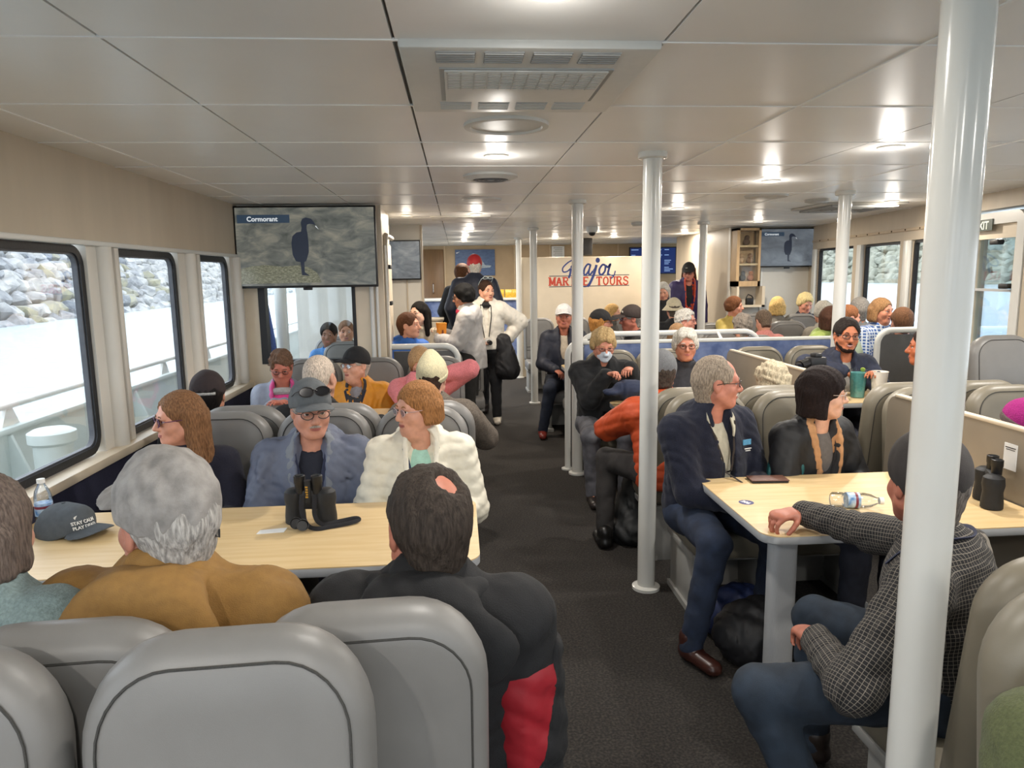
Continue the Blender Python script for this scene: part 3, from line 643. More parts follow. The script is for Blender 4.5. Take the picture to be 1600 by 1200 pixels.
# blue panel with white rails across the centre (Y = 6.15)
e = empty('rail_partition', (2.1, 6.16, 0), 0, 'blue marbled partition with a white top behind the masked woman', 'partition')
m = MB(); m.box((-1.0, -0.02, 0.05), (1.28, 0.02, 1.09)); m.build('panel', BLUEM, e, smooth=False)
m = MB(); m.box((-1.02, -0.03, 1.085), (1.30, 0.03, 1.115), bev=0.01); m.build('white_top', WHITE, e)
e = empty('hand_rail', (2.1, 6.3, 0), 0, 'curved white tube hand rail above the blue partition', 'rail')
m = MB(); m.tube([(-1.02, -0.12, 0.02), (-1.02, -0.12, 0.6), (-1.02, -0.1, 1.0)] + [(-1.02+0.12*(1-cos(a)), -0.08, 1.04+0.12*sin(a)) for a in np.linspace(0.1, pi/2, 8)] + [(x, 0, 1.16) for x in np.linspace(-0.8, 0.5, 6)] + [(0.5+0.14*sin(a), 0, 1.02+0.14*cos(a)) for a in np.linspace(0.2, pi/2, 6)] + [(0.64, 0, 0.9)], 0.024, 12); m.build('tube', WHITE, e)
for x in (-0.4, 0.25):
    m = MB(); m.cyl((x, 0, 1.16), (x, -0.12, 1.09), 0.014); m.build('bracket', WHITE, e)
PDARK = mat('dark_grey_panel', '4c4b4b', 0.5, noise=0.04)
def end_frame(c, x0, x1, z0, z1, lab, flip=False, foot=True):
    e = empty('rail_frame', c, 0, lab, 'rail'); r = 0.12
    if not flip: pts = [(x1, 0, z0)] + [(x1, 0, z1-r)] + [(x1-r+r*cos(a), 0, z1-r+r*sin(a)) for a in np.linspace(0, pi/2, 8)] + [(x0, 0, z1)]
    else: pts = [(x0, 0, z0)] + [(x0, 0, z1-r)] + [(x0+r-r*cos(a), 0, z1-r+r*sin(a)) for a in np.linspace(0, pi/2, 8)] + [(x1, 0, z1)]
    m = MB(); m.tube(pts, 0.026, 12); m.build('tube', WHITE, e)
    m = MB(); m.box((x0+0.03, 0.0, z0), (x1-0.03, 0.02, z1-0.04), bev=0.008); m.build('panel', PDARK, e)
    if foot:
        xf = x1 if not flip else x0
        m = MB(); m.lathe([(0.055, 0), (0.055, 0.012), (0.026, 0.016)], c=(xf, 0, 0)); m.build('foot_flange', WHITE, e)
    return e
end_frame((0, 6.24, 0), -0.60, -0.01, 0.012, 1.09, 'white rail frame with grey panel left of the aisle, behind the pink hoodie')
end_frame((0, 6.02, 0), 0.93, 1.10, 0.012, 1.12, 'white rail frame at the aisle end of the blue partition', True)
end_frame((0, 6.0, 0), 3.69, 4.15, 0.16, 1.17, 'white rail frame with a dark panel right of the smiling man', True, False)
# ================================================================ screens
def screen(c, w, h, lab, rz=0.0, tilt=0.0):
    e = empty('wall_screen', c, rz, lab, 'television', 'televisions showing the bird film'); e.rotation_euler = (tilt, 0, rz)
    m = MB(); m.box((-w/2, -0.02, -h/2), (w/2, 0.03, h/2), bev=0.004); m.build('housing', BLACK, e)
    m = MB(); m.box((-0.04, -0.024, -h/2-0.02), (0.03, 0.01, -h/2+0.004), bev=0.004); m.build('sensor_tab', BLACK, e)
    m = MB(); m.box((-0.09, 0.03, -0.1), (0.09, 0.07, 0.1)); m.build('wall_bracket', BLACK, e, smooth=False)
    return e
def film_mat(name, cols, k, s=1.0, gain=0.8):
    m = bpy.data.materials.new(name); m.use_nodes = True; nt = m.node_tree; b = nt.nodes['Principled BSDF']
    tc = nt.nodes.new('ShaderNodeTexCoord'); mp = nt.nodes.new('ShaderNodeMapping'); mp.inputs['Scale'].default_value = (2.2*k, 1, 5.0*k); mp.inputs['Rotation'].default_value = (0, 0.6, 0)
    n = nt.nodes.new('ShaderNodeTexNoise'); n.inputs['Scale'].default_value = 2.4*s; n.inputs['Detail'].default_value = 9; n.inputs['Roughness'].default_value = 0.62; n.inputs['Distortion'].default_value = 0.6
    r = nt.nodes.new('ShaderNodeValToRGB'); e = r.color_ramp.elements
    e[0].position = 0.3; e[0].color = (*hexc(cols[0]), 1); e[1].position = 0.72; e[1].color = (*hexc(cols[2]), 1); x = e.new(0.5); x.color = (*hexc(cols[1]), 1)
    nt.links.new(tc.outputs['Object'], mp.inputs[0]); nt.links.new(mp.outputs[0], n.inputs['Vector']); nt.links.new(n.outputs['Fac'], r.inputs[0])
    nt.links.new(r.outputs[0], b.inputs['Emission Color']); b.inputs['Emission Strength'].default_value = gain
    b.inputs['Base Color'].default_value = (0.02, 0.02, 0.02, 1); b.inputs['Roughness'].default_value = 0.25
    return m
FILM = film_mat('film_cliff', ('3d423f', '656761', '8f8b7c'), 1.0)
FILMR = film_mat('film_ledge', ('4a4b3c', '6f6f5a', '9a9a86'), 3.0, 3)
FILMG = film_mat('film_cliff_grey', ('4c535a', '6b7277', '8c9090'), 1.0)
BIRD = mat('film_bird', '0c0f16', 0.4, emit='232a38', estr=0.8, noise=0.2)
BANNER = mat('film_banner', '101820', 0.4, emit='2f3f50', estr=0.8, noise=0.02); CAPT = mat('film_caption', '202020', 0.4, emit='d8dde0', estr=0.9, noise=0.01)
def picture(e, w, h, film, full=True, shift=0.0, cap=True):
    m = MB(); m.box((-w/2+0.014, -0.0225, -h/2+0.018), (w/2-0.014, -0.0195, h/2-0.014)); s = m.build('picture', film, e, smooth=False)
    k = w/1.12; y = -0.0235
    def flat(name, pts, mt, d=0.0): 
        q = MB(); q.prism([(x*k+shift, y-d, z*k) for x, z in pts], (0, 0.0008, 0)); q.build(name, mt, s, smooth=False)
    if full:
        flat('ledge_image', [(-0.53, -0.29), (-0.53, -0.17), (-0.44, -0.15), (-0.33, -0.14), (-0.2, -0.155), (-0.06, -0.145), (0.02, -0.165), (0.08, -0.21), (0.11, -0.285)], FILMR)
    body = [(-0.115, 0.03), (-0.105, 0.085), (-0.07, 0.115), (-0.035, 0.12), (-0.028, 0.15), (-0.034, 0.19), (-0.02, 0.222), (0.01, 0.232), (0.05, 0.22), (0.07, 0.195), (0.086, 0.165), (0.062, 0.178), (0.035, 0.182), (0.015, 0.175), (0.01, 0.15), (0.016, 0.1), (0.02, 0.03), (0.02, -0.04), (-0.005, -0.115), (-0.02, -0.12), (-0.02, -0.2), (0.02, -0.23), (-0.045, -0.225), (-0.05, -0.12), (-0.085, -0.115), (-0.11, -0.06)]
    flat('bird_image', body, BIRD, 0.0008)
    flat('bill_image', [(0.084, 0.168), (0.106, 0.136), (0.08, 0.16)], CAPT, 0.001)
    if cap:
        flat('caption_banner', [(-0.53, 0.19), (-0.53, 0.255), (-0.12, 0.255), (-0.12, 0.19)], BANNER, 0.0008)
        t = text_mesh('caption', 'Cormorant', 0.052*k, CAPT, s, bold=0.0012*k); place(t, (-0.455*k+shift, y-0.0025, 0.204*k), (1, 0, 0), (0, 0, 1))
    return s
e = screen((-1.215, 6.0, 1.945), 1.13, 0.655, 'large wall screen on the left showing a cormorant on a cliff', 0.0, radians(-2)); picture(e, 1.13, 0.655, FILM)
e = screen((-0.83, 8.53, 1.885), 0.82, 0.46, 'second screen half hidden behind the left partition, showing grey cliffs'); picture(e, 0.82, 0.46, FILMG, False, -0.12, False)
e = screen((4.485, 9.5, 2.01), 0.91, 0.52, 'screen on the right wall showing the same bird film in dull grey'); picture(e, 0.91, 0.52, film_mat('film_haze', ('484d54', '5d646c', '727a80'), 0.5, gain=0.85), False, 0.03)
e = empty('menu_screen', (3.93, 14.25, 1.94), 0, 'blue lit menu screen above the bar at the far end', 'screen')
m = MB(); m.box((-0.48, -0.02, -0.27), (0.48, 0.03, 0.27), bev=0.005); m.build('housing', BLACK, e)
m = MB(); m.box((-0.46, -0.024, -0.25), (0.46, -0.019, 0.25)); s = m.build('picture', mat('menu_blue', '05070c', 0.3, emit='1a2f66', estr=0.8, noise=0.02), e, smooth=False)
m = MB(); r9 = random.Random(5)
for col in range(4):
    for k in range(13):
        wd = r9.uniform(0.08, 0.18); z = 0.22-k*0.035
        if r9.random() < 0.85: m.box((-0.44+col*0.225, -0.026, z-0.012), (-0.44+col*0.225+wd, -0.0245, z))
m.build('menu_lines', mat('menu_text', '101010', 0.4, emit='9fc0f0', estr=0.9, noise=0.02), s, smooth=False)
# ================================================================ lettered wall
e = empty('lettered_wall', (2.07, 11.75, 0), 0, 'cream half-height wall lettered in blue and red beyond the seats', 'partition')
m = MB(); m.box((-1.01, 0, 0), (1.0, 0.08, 1.975), bev=0.006); wallp = m.build('panel', CREAM, e)
RED = mat('sign_red', 'c8452f', 0.5, noise=0.03); BLU = mat('sign_blue', '2b3f86', 0.5, noise=0.03); LINE = mat('sign_line', '2c2f45', 0.5, noise=0.03)
GL = {'M': ([[(0.12, 0), (0.12, 1)], [(0.12, 1), (0.5, 0.1)], [(0.5, 0.1), (0.88, 1)], [(0.88, 1), (0.88, 0)]], [(0.12, 0), (0.88, 0), (0.08, 1), (0.92, 1)]),
 'A': ([[(0.14, 0), (0.5, 1)], [(0.5, 1), (0.86, 0)], [(0.27, 0.34), (0.73, 0.34)]], [(0.14, 0), (0.86, 0)]),
 'R': ([[(0.2, 0), (0.2, 1)], [(0.2, 1), (0.6, 1), (0.78, 0.88), (0.78, 0.65), (0.6, 0.52), (0.2, 0.52)], [(0.5, 0.52), (0.82, 0)]], [(0.2, 0), (0.86, 0), (0.14, 1)]),
 'I': ([[(0.5, 0), (0.5, 1)]], [(0.5, 0), (0.5, 1)]), 'N': ([[(0.18, 0), (0.18, 1)], [(0.18, 1), (0.82, 0)], [(0.82, 0), (0.82, 1)]], [(0.18, 0), (0.14, 1), (0.82, 1)]),
 'E': ([[(0.22, 0), (0.22, 1)], [(0.22, 1), (0.82, 1), (0.82, 0.84)], [(0.22, 0), (0.84, 0), (0.84, 0.18)], [(0.22, 0.52), (0.62, 0.52), (0.62, 0.42)]], [(0.2, 0), (0.2, 1)]),
 'T': ([[(0.5, 0), (0.5, 1)], [(0.1, 0.8), (0.1, 1), (0.9, 1), (0.9, 0.8)]], [(0.5, 0)]),
 'O': ([[(0.5+0.36*cos(a), 0.5+0.5*sin(a)) for a in np.linspace(0, 2*pi, 17)]], []), 'U': ([[(0.18, 1), (0.18, 0.3), (0.3, 0.05), (0.5, 0), (0.7, 0.05), (0.82, 0.3), (0.82, 1)]], [(0.18, 1), (0.82, 1)]),
 'S': ([[(0.82, 0.75), (0.8, 0.9), (0.62, 1), (0.35, 1), (0.2, 0.86), (0.2, 0.68), (0.36, 0.56), (0.64, 0.48), (0.82, 0.34), (0.82, 0.14), (0.65, 0), (0.35, 0), (0.18, 0.12), (0.16, 0.28)]], [])}
def ribbon(mb, pts, w, y, h=0.001):
    """flat stroke in the wall's plane (x, z)"""
    P = [Vector((p[0], p[1])) for p in pts]; n = len(P); A, B = [], []
    for i in range(n):
        t = P[min(i+1, n-1)]-P[max(i-1, 0)]; t.normalize(); s = Vector((-t.y, t.x)); ww = w[i] if hasattr(w, '__len__') else w
        A.append(P[i]+s*ww/2); B.append(P[i]-s*ww/2)
    va = [mb.bm.verts.new((p.x, y, p.y)) for p in A]; vb = [mb.bm.verts.new((p.x, y, p.y)) for p in B]
    for i in range(n-1): mb.bm.faces.new((va[i], va[i+1], vb[i+1], vb[i]))
def word(txt, x, z, cw, ch, st):
    for i, chh in enumerate(txt):
        if chh == ' ': continue
        m = MB(); S, F = GL[chh]
        for k, pl in enumerate(S): ribbon(m, [(x+i*cw+p[0]*cw*0.95, z+p[1]*ch) for p in pl], st*(0.75 if (len(pl) > 2 or pl[0][1] == pl[1][1]) else 1.0), -0.002-0.00005*k)
        for (a, b) in F: ribbon(m, [(x+i*cw+a*cw*0.95-cw*0.2, z+b*ch), (x+i*cw+a*cw*0.95+cw*0.2, z+b*ch)], st*0.55, -0.0023)
        m.build('letter', RED, wallp, smooth=False)
x0, x1 = -0.56, 0.78
word('MARINE TOURS', x0, 1.515, (x1-x0)/12, 0.125, 0.03)
m = MB(); ribbon(m, [(x0, 1.665), (x1, 1.672)], 0.012, -0.0015); ribbon(m, [(x0, 1.492), (x1, 1.498)], 0.012, -0.0015); m.build('rule_lines', LINE, wallp, smooth=False)
def spl(pts, n=8):
    out = []; P = [Vector(p) for p in pts]
    for i in range(len(P)-1):
        p0, p1, p2, p3 = P[max(i-1, 0)], P[i], P[i+1], P[min(i+2, len(P)-1)]
        for k in range(n):
            t = k/n; out.append(0.5*((2*p1)+(-p0+p2)*t+(2*p0-5*p1+4*p2-p3)*t*t+(-p0+3*p1-3*p2+p3)*t**3))
    out.append(P[-1]); return [tuple(v) for v in out]
strokes = [([(-0.16, 1.93), (-0.25, 1.88), (-0.33, 1.80), (-0.325, 1.735), (-0.26, 1.74), (-0.20, 1.79)], 0.022), ([(-0.20, 1.79), (-0.21, 1.70), (-0.235, 1.63)], 0.034), ([(-0.20, 1.80), (-0.13, 1.88), (-0.12, 1.80), (-0.15, 1.68)], 0.028), ([(-0.14, 1.75), (-0.07, 1.87), (-0.05, 1.83), (-0.08, 1.68)], 0.028),
  ([(0.13, 1.84), (0.08, 1.85), (0.03, 1.78), (0.02, 1.70), (0.05, 1.68), (0.10, 1.75), (0.13, 1.84)], 0.03), ([(0.13, 1.85), (0.10, 1.72), (0.12, 1.68), (0.17, 1.74)], 0.03), ([(0.23, 1.84), (0.19, 1.70), (0.14, 1.58), (0.09, 1.50), (0.02, 1.485), (-0.02, 1.52)], [0.042]*26 + [0.012]*15), ([(0.17, 1.74), (0.23, 1.84)], 0.014),
  ([(0.38, 1.83), (0.33, 1.84), (0.28, 1.77), (0.28, 1.70), (0.32, 1.68), (0.37, 1.74), (0.38, 1.83)], 0.032), ([(0.38, 1.83), (0.42, 1.80), (0.46, 1.85), (0.44, 1.78), (0.42, 1.69), (0.45, 1.68)], 0.034), ([(0.45, 1.68), (0.52, 1.66), (0.545, 1.73)], 0.014), ([(0.545, 1.74), (0.52, 1.66), (0.47, 1.61)], 0.018)]
m = MB()
for k, (pl, w) in enumerate(strokes):
    pts = spl([(a, b, 0) for a, b in pl]); ww = w if not hasattr(w, '__len__') else (w*3)[:len(pts)] if len(w) < len(pts) else w[:len(pts)]
    ribbon(m, [(p[0], p[1]) for p in pts], ww, -0.0026-0.00006*k)
m.build('script_letters', BLU, wallp, smooth=False)
m = MB(); m.prism([(0.25+0.036*cos(a), -0.003, 1.915+0.042*sin(a)) for a in np.linspace(0, 2*pi, 20)[:-1]], (0, 0.001, 0)); m.build('script_dot', BLU, wallp, smooth=False)
# ================================================================ organic shapes: distance fields turned into one continuous surface
def axis(lo, hi, c, fine):
    out = [lo]; x = lo
    while x < hi:
        s = c
        for a, b, f in fine:
            if a - c <= x <= b: s = min(s, f)
        x += s; out.append(x)
    return np.array(out, np.float32)
class Field:
    def __init__(s, lo, hi, c, fine=()):
        s.ax = [axis(lo[i], hi[i], c, [(f[0][i], f[1][i], f[2]) for f in fine]) for i in range(3)]
        s.D = np.full([len(a) for a in s.ax], 0.3, np.float32); s.R = np.eye(3, dtype=np.float32); s.o = np.zeros(3, np.float32); s.sc = 1.0; s.warp = None
    def frame(s, R=None, o=(0, 0, 0), sc=1.0):
        s.R = np.eye(3, dtype=np.float32) if R is None else np.asarray(R, np.float32); s.o = np.asarray(o, np.float32); s.sc = sc; return s
    def _do(s, lo, hi, fn, k, op):
        """lo/hi: bounds in the current frame"""
        C = np.array([[x, y, z] for x in (lo[0], hi[0]) for y in (lo[1], hi[1]) for z in (lo[2], hi[2])], np.float32)*s.sc @ s.R.T + s.o
        a, b = C.min(0)-k-0.03, C.max(0)+k+0.03
        sl = tuple(slice(max(0, int(np.searchsorted(s.ax[i], a[i]))-1), int(np.searchsorted(s.ax[i], b[i]))+1) for i in range(3))
        X, Y, Zc = (s.ax[i][sl[i]] for i in range(3))
        if not (len(X) and len(Y) and len(Zc)): return
        P = [X[:, None, None]-s.o[0], Y[None, :, None]-s.o[1], Zc[None, None, :]-s.o[2]]
        L = [(P[0]*s.R[0, i]+P[1]*s.R[1, i]+P[2]*s.R[2, i])/s.sc for i in range(3)]
        d = fn(*L)*s.sc; A = s.D[sl]
        if op == 'add':
            if k > 0:
                h = np.clip(0.5+0.5*(d-A)/k, 0, 1); s.D[sl] = d+(A-d)*h-k*h*(1-h)
            else: s.D[sl] = np.minimum(A, d)
        else:
            kk = max(k, 1e-4); h = np.clip(0.5+0.5*(d+A)/kk, 0, 1); s.D[sl] = -(d+(-A-d)*h-kk*h*(1-h)) if op == 'sub' else A
    def cap(s, a, b, ra, rb, k=0.02, flat=1.0, n=None, op='add'):
        a = np.array(a, float); b = np.array(b, float); ab = b-a; q = max(ab@ab, 1e-9); R = max(ra, rb)
        if n is not None:
            n = np.array(n, float); n = n-ab*(n@ab)/q; n /= max(np.linalg.norm(n), 1e-9)
        def fn(x, y, z):
            px, py, pz = x-a[0], y-a[1], z-a[2]
            t = np.clip((px*ab[0]+py*ab[1]+pz*ab[2])/q, 0, 1)
            dx, dy, dz = px-t*ab[0], py-t*ab[1], pz-t*ab[2]
            if n is not None:
                w = dx*n[0]+dy*n[1]+dz*n[2]; f = (1/flat-1)*w
                dx, dy, dz = dx+f*n[0], dy+f*n[1], dz+f*n[2]
                return (np.sqrt(dx*dx+dy*dy+dz*dz)-(ra+t*(rb-ra)))*min(1, flat*1.25)
            return np.sqrt(dx*dx+dy*dy+dz*dz)-(ra+t*(rb-ra))
        s._do(np.minimum(a, b)-R, np.maximum(a, b)+R, fn, k, op); return s
    def ell(s, c, r, k=0.02, op='add', bend=0.0):
        c = np.array(c, float); r = np.array(r if hasattr(r, '__len__') else (r, r, r), float)
        def fn(x, y, z):
            x, y, z = x-c[0], y-c[1], z-c[2]
            if bend: z = z+bend*x*x
            k0 = np.sqrt((x/r[0])**2+(y/r[1])**2+(z/r[2])**2); k1 = np.sqrt((x/r[0]**2)**2+(y/r[1]**2)**2+(z/r[2]**2)**2)
            return k0*(k0-1)/np.maximum(k1, 1e-6)
        e = abs(bend)*r[0]**2; s._do(c-r-np.array([0, 0, e]), c+r+np.array([0, 0, e*0.2]), fn, k, op); return s
    def half(s, p, n, k=0.004):
        """cut away everything on the side the normal points to"""
        p = np.array(p, float); n = np.array(n, float); n /= np.linalg.norm(n)
        s._do((-1, -1, -1), (1, 1, 1), lambda x, y, z: -((x-p[0])*n[0]+(y-p[1])*n[1]+(z-p[2])*n[2]), k, 'sub'); return s
    def wrinkle(s, amp, f, seed=0, st=(1, 1, 1), fold=False):
        X, Y, Zc = s.ax[0][:, None, None], s.ax[1][None, :, None], s.ax[2][None, None, :]
        r = np.random.RandomState(seed); w = 0; wx = 0.035*np.sin(Zc*17+Y*11+seed)+0.02*np.sin(X*31+Zc*23); wz = 0.035*np.sin(X*15+Y*13+seed*2)+0.02*np.sin(Y*29-X*19)
        if not fold: wx = wx*0.2; wz = wz*0.2
        for i in range(5):
            v = r.normal(size=3)*np.array(st)*f*(1+0.45*i); a = np.sin((X+wx)*v[0]+Y*v[1]+(Zc+wz)*v[2]+r.uniform(0, 6.28)); w = w+((1.0-2.2*np.abs(a)**0.7) if fold else a)/(1+0.4*i)
        s.D += (amp*0.55*w).astype(np.float32); return s
    def mesh(s):
        D = s.D; D = np.pad(D, 1, constant_values=0.3)
        ax = [np.concatenate(([a[0]-(a[1]-a[0])], a, [a[-1]+(a[-1]-a[-2])])) for a in s.ax]
        S = D < 0; n = np.array(D.shape)-1
        cnt = np.zeros(n, np.int8); off = [(i, j, k) for i in (0, 1) for j in (0, 1) for k in (0, 1)]
        for i, j, k in off: cnt += S[i:i+n[0], j:j+n[1], k:k+n[2]]
        ci = np.argwhere((cnt > 0) & (cnt < 8))
        if not len(ci): return np.zeros((0, 3)), np.zeros((0, 4), int)
        acc = np.zeros((len(ci), 3)); num = np.zeros(len(ci))
        val = {o: D[ci[:, 0]+o[0], ci[:, 1]+o[1], ci[:, 2]+o[2]] for o in off}
        pos = {o: np.stack([ax[q][ci[:, q]+o[q]] for q in range(3)], 1) for o in off}
        for o in off:
            for q in range(3):
                if o[q] == 0:
                    p = list(o); p[q] = 1; p = tuple(p); a, b = val[o], val[p]; m = (a < 0) != (b < 0)
                    t = np.where(m, a/np.where(m, a-b, 1), 0); acc += np.where(m[:, None], pos[o]+(pos[p]-pos[o])*t[:, None], 0); num += m
        V = acc/num[:, None]
        idx = np.full(n, -1, np.int32); idx[ci[:, 0], ci[:, 1], ci[:, 2]] = np.arange(len(ci))
        Q = []
        for q in range(3):
            u, v = (q+1) % 3, (q+2) % 3
            sl0 = [slice(1, -1)]*3; sl1 = [slice(1, -1)]*3; sl0[q] = slice(0, -1); sl1[q] = slice(1, None)
            A, B = S[tuple(sl0)], S[tuple(sl1)]
            e = np.argwhere(A != B); sg = A[e[:, 0], e[:, 1], e[:, 2]]
            base = e.copy(); base[:, u] += 1; base[:, v] += 1
            def cell(du, dv):
                c = base.copy(); c[:, u] -= du; c[:, v] -= dv; return idx[c[:, 0], c[:, 1], c[:, 2]]
            qd = np.stack([cell(1, 1), cell(0, 1), cell(0, 0), cell(1, 0)], 1)
            qd[~sg] = qd[~sg][:, ::-1]; Q.append(qd)
        return V, np.concatenate(Q)
    def build(s, name, m, parent, smooth_it=1):
        V, Q = s.mesh()
        if smooth_it and len(V):
            for _ in range(smooth_it):
                acc = np.zeros_like(V); c = np.zeros(len(V))
                for a in range(4):
                    np.add.at(acc, Q[:, a], V[Q[:, (a+1) % 4]]+V[Q[:, (a+3) % 4]]); np.add.at(c, Q[:, a], 2)
                V = 0.5*V+0.5*acc/np.maximum(c, 1)[:, None]
        o = link(name, mesh_np(name, V, Q), m, parent); return o, V
def rotm(yaw=0, pitch=0, roll=0):
    """head turn in a body whose front is +y: yaw to its right, pitch down, roll to its right (degrees)"""
    return np.array((Euler((radians(-pitch), radians(roll), radians(-yaw)), 'YXZ').to_matrix() if False else (Matrix.Rotation(radians(-yaw), 3, 'Z') @ Matrix.Rotation(radians(-pitch), 3, 'X') @ Matrix.Rotation(radians(roll), 3, 'Y'))))
def ik(S, W, l1, l2, pole):
    S, W, pole = np.array(S, float), np.array(W, float), np.array(pole, float); d = W-S; L = np.linalg.norm(d)
    if L > (l1+l2)*0.995: W = S+d/L*(l1+l2)*0.995; d = W-S; L = np.linalg.norm(d)
    u = d/L; a = (l1*l1-l2*l2+L*L)/(2*L); h = sqrt(max(l1*l1-a*a, 0)); p = pole-u*(pole@u); p /= max(np.linalg.norm(p), 1e-6)
    return S+u*a+p*h, W
# ---- materials of people
def skin(h): return mat('skin_'+h, h, 0.48, noise=0.07, nscale=40, bump=0.08, bscale=220, spec=0.4)
def cloth(h, kind='weave'):
    nm = 'cloth_%s_%s' % (kind, h)
    if kind == 'nylon': return mat(nm, h, 0.6, noise=0.06, nscale=25, bump=0.15, bscale=35)
    if kind == 'fleece': return mat(nm, h, 0.95, noise=0.16, nscale=160, bump=0.35, bscale=260, sheen=0.06)
    if kind == 'denim': return mat(nm, h, 0.85, noise=0.3, nscale=14, bump=0.25, bscale=500)
    if kind == 'heather': return mat(nm, h, 0.95, noise=0.28, nscale=120, bump=0.3, bscale=300)
    if kind == 'camo': return mat(nm, h, 0.8, noise=0.26, nscale=26, bump=0.15, bscale=300)
    if kind == 'knit': return mat(nm, h, 0.95, noise=0.12, nscale=60, bump=0.8, bscale=120, stretch=(3, 3, 1))
    return mat(nm, h, 0.82, noise=0.08, nscale=50, bump=0.25, bscale=420)
def grid_cloth(name, base, line, s=46.0, th=0.07, wide=None):
    """woven check: fine lines across and along"""
    if name in _M: return _M[name]
    m = mat(name, base, 0.85, bump=0.2, bscale=420); nt = m.node_tree; b = nt.nodes['Principled BSDF']
    tc = nt.nodes.new('ShaderNodeAttribute'); tc.attribute_name = 'weave'; sp = nt.nodes.new('ShaderNodeSeparateXYZ'); nt.links.new(tc.outputs['Vector'], sp.inputs[0])
    def mth(op, a, c=None, v=None):
        n = nt.nodes.new('ShaderNodeMath'); n.operation = op; nt.links.new(a, n.inputs[0])
        if c is not None: nt.links.new(c, n.inputs[1])
        if v is not None: n.inputs[1].default_value = v
        return n.outputs[0]
    l = None
    for src in (sp.outputs[0], sp.outputs[1]):
        f = mth('LESS_THAN', mth('FRACT', mth('MULTIPLY', src, v=s)), v=th); l = f if l is None else mth('MAXIMUM', l, f)
    mx = nt.nodes.new('ShaderNodeMixRGB'); mx.inputs[1].default_value = (*hexc(base), 1); mx.inputs[2].default_value = (*hexc(line), 1)
    nt.links.new(l, mx.inputs[0]); nt.links.new(mx.outputs[0], b.inputs['Base Color']); return m
def hairm(h):
    m = mat('hair_'+h, h, 0.6, noise=0.38, nscale=90, bump=0.5, bscale=170, stretch=(2.2, 2.2, 0.45), spec=0.15); return m
SCLERA = mat('eye_white', 'd8d2cc', 0.25, noise=0.02); IRIS = mat('eye_iris', '2a1d16', 0.2, noise=0.1); LIPS = mat('lips', 'a5625a', 0.5, noise=0.06)
LENSCL = glass_mat('spectacle_lens', (0.95, 0.96, 0.97), 0.6, 0.03); LENSDK = mat('sunglass_lens', '15151a', 0.08, noise=0.05)
CRAN_C, CRAN_R = (0, -0.012, 0.030), (0.077, 0.097, 0.088)
def head_shape(F, sex, fat, old):
    g = 1 if sex == 'm' else 0
    F.ell(CRAN_C, CRAN_R, 0.0)
    F.ell((0, 0.022, -0.035), (0.064+0.008*fat, 0.068, 0.082), 0.03)
    F.ell((0, 0.062, -0.098), (0.03+0.006*fat, 0.026, 0.024), 0.03)
    for s in (-1, 1):
        F.cap((s*(0.056+0.008*fat), 0.0, -0.055), (s*0.022, 0.06, -0.096), 0.02, 0.02, 0.025)
        F.ell((s*0.04, 0.054, -0.032), (0.026+0.006*fat, 0.026, 0.026), 0.022)
        F.ell((s*0.033, 0.098, 0.002), (0.019, 0.02, 0.014), 0.012, 'sub')
        F.ell((s*0.033, 0.0785, 0.0125), (0.020, 0.0125, 0.0065), 0.006); F.ell((s*0.033, 0.0765, -0.0105), (0.018, 0.0125, 0.006), 0.006)
        F.ell((s*0.0785, -0.012, -0.008), (0.010, 0.021, 0.034), 0.006); F.ell((s*0.088, -0.006, -0.006), (0.007, 0.011, 0.02), 0.004, 'sub')
        F.ell((s*0.011, 0.094, -0.036), (0.010, 0.012, 0.009), 0.008)
    F.cap((-0.034, 0.076, 0.024), (0.034, 0.076, 0.024), 0.012+0.003*g, 0.012+0.003*g, 0.016)
    F.cap((0, 0.084, 0.012), (0, 0.109, -0.031), 0.009, 0.0125+0.002*g, 0.010)
    F.ell((0, 0.082, -0.064), (0.028, 0.014, 0.016), 0.014)
    F.cap((-0.020, 0.090, -0.0665), (0.020, 0.090, -0.0665), 0.0022, 0.0022, 0.004, op='sub')
    if fat > 0.4: F.ell((0, 0.03, -0.125), (0.05, 0.045, 0.03), 0.03)
def finger(F, p, d, down, L, r, curl):
    p = np.array(p, float); d = np.array(d, float); d /= np.linalg.norm(d); dn = np.array(down, float); dn = dn-d*(dn@d); dn /= np.linalg.norm(dn); a = 0
    for q, f in enumerate((0.44, 0.31, 0.25)):
        a += curl*(0.75 if q == 0 else 1.0); v = d*cos(a)+dn*sin(a); e = p+v*L*f; F.cap(p, e, r*(1-0.09*q), r*(0.93-0.09*q), 0.003); p = e
def hand(F, W, d, palm, side, curl=0.5, k=1.0, spread=0.0):
    """W wrist, d pointing direction, palm = direction the palm faces, side = towards the thumb"""
    W, d, palm, side = (np.array(v, float) for v in (W, d, palm, side)); d /= np.linalg.norm(d); palm = palm-d*(palm@d); palm /= np.linalg.norm(palm); s = np.cross(palm, d)
    if s@side < 0: s = -s
    F.cap(W-d*0.02, W+d*0.03*k, 0.027*k, 0.034*k, 0.012, 0.62, palm); F.cap(W+d*0.03*k, W+d*0.078*k, 0.036*k, 0.040*k, 0.012, 0.42, palm)
    for i, (o, L) in enumerate(((0.031, 0.074), (0.0105, 0.083), (-0.0105, 0.077), (-0.031, 0.060))):
        finger(F, W+d*(0.085-0.004*abs(i-1))*k+s*o*k, d+s*o*(2.5*spread+1.0), palm, L*k, 0.0092*k*(0.9 if i == 3 else 1), curl*(1+0.08*i))
    b = W+d*0.022*k+s*0.028*k; finger(F, b, d*0.62+s*0.75+palm*0.25, palm*0.7-s*0.5+d*0.4, 0.083*k, 0.0108*k, min(curl, 0.5)*0.75)
